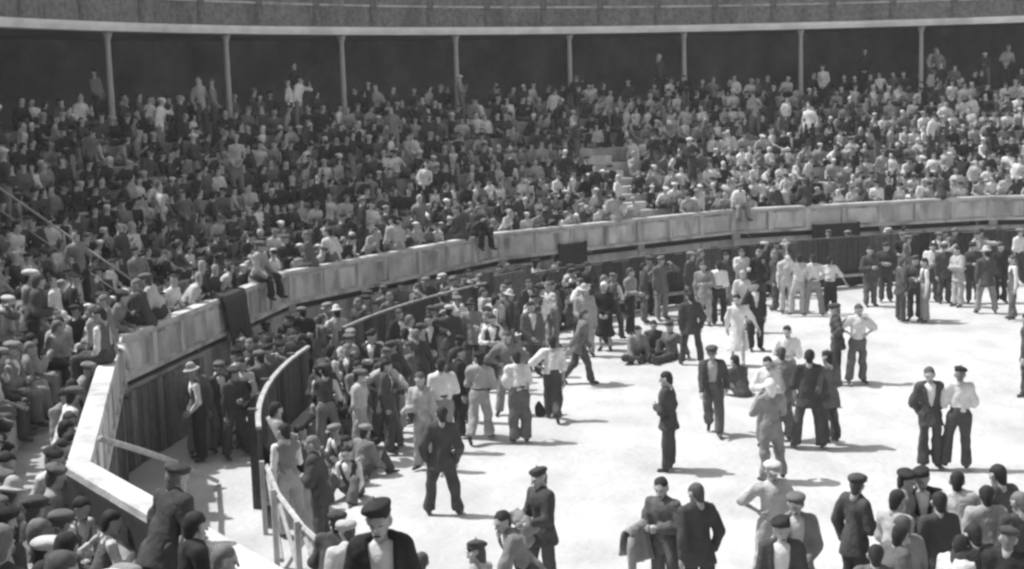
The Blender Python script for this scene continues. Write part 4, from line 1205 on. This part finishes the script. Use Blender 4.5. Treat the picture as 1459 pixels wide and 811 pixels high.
L = []
LOW = []
for az in (-92.6, -94.4, -96.3, -97.6, -99.4, -101.2, -103.3, -104.9, -107.0, -108.6, -110.6, -112.2, -114.4, -116.2, -118.1):
    it = rng.choice(GROUNDP[:2] + GROUNDP[3:] + [SITP[4], SITP[7]])
    tt, bt, hat, ht = look(.3, it[1]['top'])
    if hat in ('beret', 'cap') and rng.random() < .65:
        hat, ht = 'hair', 'dark'
    q_ = pol(pgr(az) + .62 + rng.uniform(-.05, .12), az, Z0 + (.16 if it[0][0] == 'si' else 0))
    LOW.append(dict(loc=q_, face=az + 180 + rng.uniform(-60, 60), sp=it, tt=tt, bt=bt, hat=hat, ht=ht, where='huddled behind near ledge'))
NIND = 300 - len(PEOPLE) - len([o for o in bpy.data.objects if o.get('group') in ('people packed along the far barrier', 'people in the passage behind the barrier', 'people crowding the near barrier', 'people sitting by the near barrier')]) - 15 - 15
rest = []
for (d, i, az, p, su) in SPEC:
    sx, sy, dd = screen((p.x, p.y, p.z + .8))
    if len(L) < NIND and abs(sx) < .52 and abs(sy) < .30:
        it = rng.choice((RAILP if i == 0 and rng.random() < .75 else STANDP) if su else SITP)
        tt, bt, hat, ht = look(.3, it[1]['top'])
        L.append(dict(loc=p, face=az + 180 + rng.uniform(-30, 30), sp=it, tt=tt, bt=bt, hat=hat, ht=ht, where=ROWN[i] + ' ' + sector(az)))
    else:
        rest.append((d, i, az, p, su))
place(L + LOW, 'spectators in the near stand')
L = []
for az in (-97.2, -95.0, -92.8, -87.5, -85.8, -72.9, -66.0, -63.8, -57.3, -50.0, -48.4, -35.0, -23.0, -17.0, -5.0):
    out_ = az not in (-72.9, -23.0, -48.4)
    it = rng.choice(SITP[:9])
    tt, bt, hat, ht = look(.3, it[1]['top'])
    L.append(dict(loc=pol(pgr(az) + .16, az, 2.337), face=az + (0 if out_ else 180) + rng.uniform(-25, 25), sp=it, tt=tt, bt=bt, hat=hat, ht=ht,
                  where='sitting on wall ' + ('left of blanket' if az < -78 else 'between blanket and gate' if az < -54 else 'right of the gate' if az < -30 else 'at right')))
place(L, 'people sitting on the wall')

# --- everyone farther off: one crowd of light figures
VAR, KIND = [], {'sit': [], 'stand': [], 'rail': []}
rs = random.Random(11)
for k in range(46):
    hat = rs.choice(['hair', 'hair', 'beret', 'hair', 'beret', 'hair', 'beret', 'hair', 'hair', 'straw_hat'])
    kd = 'sit' if k < 30 else ('stand' if k < 38 else 'rail')
    src = rs.choice({'sit': SITP, 'stand': STANDP, 'rail': RAILP}[kd])[1]
    s2 = dict(src); s2.update(hat=hat, yaw=rs.uniform(-65, 65), nod=rs.uniform(-6, 26), lean=src['lean'] + rs.uniform(-12, 16), side=rs.uniform(-14, 14))
    if kd == 'sit':
        s2['al'] = rs.choice(['knees', 'knees', 'fold', 'face', 'clasp', 'fold', 'clasp', 'prop', 'face'])
        if s2['ar'] in ('point', 'rail'):
            s2['ar'] = 'knees'
        s2['noshin'] = True
    elif s2['ar'] == 'point' or s2['al'] == 'point':
        s2['al'] = 'down'; s2['ar'] = 'fold'
    KIND[kd].append(len(VAR))
    VAR.append(figure(s2, .067, 2, 40 + k, True))
TKEYS = ['white', 'pale', 'light', 'mid', 'grey', 'dark', 'black']
CM = [M['skin']] + [CL[k] for k in TKEYS] + [HAIR['dark']]


def crowd(name, places, label):
    Vs, Qs, Ms = [], [], []
    o = 0
    for (p, face, su, wl) in places:
        V, Q, tg = VAR[rs.choice(KIND[su])]
        a = -R_(face)
        s = rs.uniform(.82, 1.04)
        Rz = np.array([[math.cos(a), -math.sin(a), 0], [math.sin(a), math.cos(a), 0], [0, 0, 1]]) * s
        Vs.append(V @ Rz.T + np.array(p)); Qs.append(Q + o); o += len(V)
        u = rs.random()
        tt = (1 + rs.choice([0, 0, 0, 1, 2])) if u < wl else 1 + rs.choice([3, 4, 5, 5, 5, 6, 6, 6, 6])
        bt = 1 + rs.choice([3, 4, 5, 5, 6])
        hh = rs.choice([8, 8, 8, 7, 7, 6, 5, 3, 1])
        Ms.append(np.array([0, tt, bt, hh])[tg])
    me = mesh_np(name, np.concatenate(Vs), np.concatenate(Qs), CM, np.concatenate(Ms))
    tag(link(name, me), label, 'crowd', None, 'stuff')


pl = []
for (d, i, az, p, su) in rest:
    wl = .30 if az < -50 else (.36 if az < -30 else .46)
    if i < 4 and az > -28: wl += .14
    if i > 4 and az < -55: wl -= .1
    wl += .16 * clump(az * 1.7 + 40, i * 2)
    kd = ('rail' if i == 0 and rs.random() < .75 else 'stand') if su else 'sit'
    pl.append((p, az + 180 + rs.uniform(-55, 55) * (.5 if kd == 'rail' else 1), kd, wl))
for az in np.arange(-112, 14, .92):                         # a back bench at the gallery's edge
    p = pol(28.95 + rs.uniform(-.15, .15), az + rs.uniform(-.3, .3), GZ + .02)
    sx, sy, d = screen(p)
    if abs(sx) < .62 and d > 8 and rs.random() < .85:
        pl.append((p, az + 180 + rs.uniform(-40, 40), 'sit', .2))
for az in np.arange(-112, 14, 1.15):                        # a few standing in the gallery
    for r in (29.15, 29.9):
        if rs.random() < (.05 if r < 29.5 else .03):
            p = pol(r + rs.uniform(-.2, .2), az + rs.uniform(-.4, .4), GZ)
            sx, sy, d = screen(p)
            if abs(sx) < .62 and d > 8:
                pl.append((p, az + 180 + rs.uniform(-40, 40), 'stand', .2))
crowd('seated_crowd', pl, 'dense crowd of spectators filling the far tiers of the stand')

# ------------------------------------------------------------------ loose things
def cloth_thing(name, prims, h, m, label, cat, wr=.012, seed=0, k=.03):
    c = np.mean([p[0] for p in prims], 0)
    z = min(min(p[0][2] - p[2], p[1][2] - p[3]) for p in prims)
    b0 = np.array([c[0], c[1], z])
    V, Q = surf([(p[0] - b0, p[1] - b0) + p[2:] for p in prims], h, None, wr, seed, k)
    o = link(name, mesh_np(name, V, Q, [m]))
    o.location = Vector(b0)
    return tag(o, label, cat)


def drape(name, az, width, inside, outside, m, label, seed):
    """a cloth lying over the coping, hanging down on both faces of the parapet"""
    r_ = random.Random(seed)
    path = []
    n1 = 10
    for i in range(n1):
        path.append((RW - .045 - .02 * (1 - i / n1), 2.30 - inside * (1 - i / n1)))
    path += [(RW - .03, 2.34), (RW + .02, 2.36), (RW + .15, 2.365), (RW + .3, 2.36), (RW + .34, 2.33)]
    for i in range(1, 6):
        path.append((RW + .35, 2.32 - outside * i / 5))
    nu = 22
    ph = [r_.uniform(0, 6.3) for _ in range(4)]
    vs = []
    for layer in (0, .022):
        for j, (r, z) in enumerate(path):
            for i in range(nu + 1):
                u = i / nu - .5
                t = j / (len(path) - 1)
                hang = max(0, 1 - j / n1)
                wob = .035 * hang * math.sin(u * 17 + ph[0] + t * 3) + .02 * hang * math.sin(u * 31 + ph[1])
                w = width * (1 + .12 * math.sin(ph[2] + t * 5))
                a = az + math.degrees((u * w) / RW) + .25 * math.sin(t * 6 + ph[3])
                zz = z - (.10 * math.sin(u * 9 + ph[2]) + .06 * math.sin(u * 23)) * hang
                rr_ = r - (.03 + wob) * (1 if hang > 0 else 0) + layer * (1 if j >= n1 + 3 else -1)
                vs.append(pol(rr_ + pgr(a) - RW, a, zz + (layer if n1 <= j < n1 + 4 else 0)))
    m1 = (nu + 1) * len(path)
    fs = []
    for L_ in (0, 1):
        for j in range(len(path) - 1):
            for i in range(nu):
                q = [j * (nu + 1) + i, j * (nu + 1) + i + 1, (j + 1) * (nu + 1) + i + 1, (j + 1) * (nu + 1) + i]
                fs.append(tuple(v + L_ * m1 for v in (q if L_ else q[::-1])))
    rim = [i for i in range(nu + 1)] + [j * (nu + 1) + nu for j in range(1, len(path))] + [(len(path) - 1) * (nu + 1) + i for i in range(nu - 1, -1, -1)] + [j * (nu + 1) for j in range(len(path) - 2, 0, -1)]
    for a, b_ in zip(rim, rim[1:] + rim[:1]):
        fs.append((a, b_, b_ + m1, a + m1))
    mb = MB(); mb.poly(vs, fs)
    return tag(mb.build(name, m, None, True), label, 'cloth', 'cloths hung over the wall')


drape('blanket', -77.7, 1.15, .85, .3, CL['dark'], 'large dark blanket draped over the wall above the passage', 1)
drape('towel', -93.5, .6, .35, .3, CL['white'], 'white cloth laid over the coping above the boarded wall', 6)


def who(txt):
    for p in PEOPLE:
        if txt in p[14]:
            return np.array(p[:3]), -R_(p[3])


def at(txt, *pts):
    b_, a = who(txt)
    Rz = np.array([[math.cos(a), -math.sin(a), 0], [math.sin(a), math.cos(a), 0], [0, 0, 1]])
    return [Rz @ np.array(p) + b_ for p in pts]


a = at('round-shouldered', (.36, .05, .62), (.38, .06, .54), (.36, .05, .72))
cloth_thing('bag', [C_(a[0], a[1], .085, .10), C_(a[2], a[0], .03, .05)], .025, CL['black'], 'round black bag held by the round-shouldered white-shirted man', 'bag', .004)
a = at('holding a bundle', (-.14, .30, 1.02), (.14, .33, 1.08), (-.1, .3, .86), (.16, .32, .9))
cloth_thing('bundle', [C_(a[0], a[1], .11, .10), C_(a[2], a[3], .09, .08)], .026, CL['mid'], 'lumpy grey cloth bundle held by the man in dark beret', 'bundle', .014, 3)
def carried(txt, p0, p1, front, back, m, label, seed):
    """a coat folded over a forearm: two hanging flaps with folds, open hems, one dangling sleeve"""
    r_ = random.Random(seed)
    p0, p1 = at(txt, p0, p1)
    ax = p1 - p0
    n = nrm(np.cross(ax, (0, 0, 1)))
    path = [(-.055 - .02 * t, -front * t, t) for t in (1, .85, .7, .55, .4, .25, .12)] + [(-.052, .0, 0), (-.03, .042, 0), (0, .058, 0), (.03, .042, 0), (.052, 0, 0)] + [(.055 + .02 * t, -back * t, t) for t in (.15, .35, .6, .8, 1)]
    nu = 26
    ph = [r_.uniform(0, 6.28) for _ in range(5)]
    vs = []
    for lay in (0, 1):
        for k, (a_, z_, t) in enumerate(path):
            for i in range(nu + 1):
                u = i / nu
                w = t * (.034 * math.sin(u * 13 + ph[0] + t) + .018 * math.sin(u * 27 + ph[1] + 2 * t))
                uu = .5 + (u - .5) * (1 + .10 * t * math.sin(ph[2] + a_ * 9)) + .03 * t * math.sin(ph[3] + z_ * 9)
                zz = z_ * (1 + .10 * math.sin(u * 5 + ph[4]) + .05 * math.sin(u * 17))
                nn_ = a_ + w + (lay * .016) * (-1 if k < 8 else 1)
                vs.append(p0 + ax * uu + n * nn_ + np.array([0, 0, zz + (lay * .014 if 7 <= k <= 11 else 0)]))
    np_ = len(path)
    m1 = (nu + 1) * np_
    fs = []
    for L_ in (0, 1):
        for k in range(np_ - 1):
            for i in range(nu):
                q = [k * (nu + 1) + i, k * (nu + 1) + i + 1, (k + 1) * (nu + 1) + i + 1, (k + 1) * (nu + 1) + i]
                fs.append(tuple(v + L_ * m1 for v in (q if L_ else q[::-1])))
    rim = [i for i in range(nu + 1)] + [k * (nu + 1) + nu for k in range(1, np_)] + [(np_ - 1) * (nu + 1) + i for i in range(nu - 1, -1, -1)] + [k * (nu + 1) for k in range(np_ - 2, 0, -1)]
    for a_, b_ in zip(rim, rim[1:] + rim[:1]):
        fs.append((a_, b_, b_ + m1, a_ + m1))
    mb = MB(); mb.poly(vs, fs)
    s0 = p0 + ax * .93 - n * .06
    mb.tube([s0 + np.array([0, 0, -.02]), s0 + ax * .06 + np.array([0, 0, -.16]), s0 + ax * .10 - n * .02 + np.array([0, 0, -.34]), s0 + ax * .09 - n * .01 + np.array([0, 0, -front - .14])], [.05, .056, .05, .046], 9)
    tag(mb.build('coat', m, None, True), label, 'coat')


carried('carrying a coat', (.21, .10, 1.08), (.17, .62, 1.09), .36, .30, CL['mid'], 'grey coat hanging over the forearm of the man beside dark jacket', 4)
carried('a dark coat on his arm', (.21, .08, 1.08), (.18, .50, 1.09), .46, .40, CL['dark'], 'dark coat over the arm of the man in waistcoat near the rails', 5)

# pole leaning across the passage, from the coping to the sand
mb = MB()
p0, p1 = pol(pgr(-111) - .03, -111, 2.36), Vector((-4.95, 23.6, .04))
mb.tube([p0 + (p1 - p0) * t + Vector((.0, 0, .05 * math.sin(t * math.pi))) for t in (0, .15, .3, .45, .6, .75, .9, 1)], [.04, .042, .044, .044, .043, .04, .037, .034], 8)
tag(mb.build('pole', M['palewood'], None, True), 'long pale pole leaning from the wall down into the passage', 'pole')
# low bench in the passage
bn = empty('bench', (-5.05, 26.6, 0), R_(12))
tag(bn, 'low pale wooden bench standing in the passage by the barrier', 'bench')
for i in range(3):
    mb = MB(); mb.box(-.62, .62, -.24 + i * .165, -.24 + i * .165 + .15, .36, .40); mb.build('plank', M['palewood'], bn)
for sx in (-.5, .5):
    mb = MB(); mb.box(sx - .04, sx + .04, -.2, .2, 0, .357); mb.build('leg', M['oldwood'], bn)
# iron handrail beside the left aisle
hr = empty('handrail', pol(23.2, -81.6, Z0 + RISE))
tag(hr, 'thin pale handrail running down the aisle of the left stand', 'railing')
pts = [pol(R0 + TREAD * (i + .15), -81.6, Z0 + RISE * i + .95) - hr.location for i in range(1, NROW)]
mb = MB(); mb.tube(pts, .024, 6); mb.build('rail', M['iron'], hr, True)
mb = MB(); mb.tube([p - Vector((0, 0, .45)) for p in pts], .016, 6); mb.build('lower_rail', M['iron'], hr, True)
for i in (0, 2, 4, 6, 7):
    mb = MB(); mb.tube([pts[i] - Vector((0, 0, .95)), pts[i]], .02, 6); mb.build('post', M['iron'], hr, True)

# ------------------------------------------------------------------ added scattering box, lifts the blacks like lens flare
mb = MB(); mb.box(-404, 404, -404, 404, -1.2, 11.5)
hz_ = bpy.data.materials.new('flare_veil_volume'); hz_.use_nodes = True
hn = hz_.node_tree.nodes
for n in list(hn): hn.remove(n)
ho = hn.new('ShaderNodeOutputMaterial'); hv_ = hn.new('ShaderNodeVolumePrincipled')
hv_.inputs['Color'].default_value = (.95, .95, .95, 1)
hv_.inputs['Density'].default_value = .0011
hv_.inputs['Anisotropy'].default_value = .3
hz_.node_tree.links.new(hv_.outputs[0], ho.inputs['Volume'])
tag(mb.build('flare_veil', hz_), 'thin added veil over the whole bullring, lifting the blacks like flare', 'flare_veil', None, 'stuff')
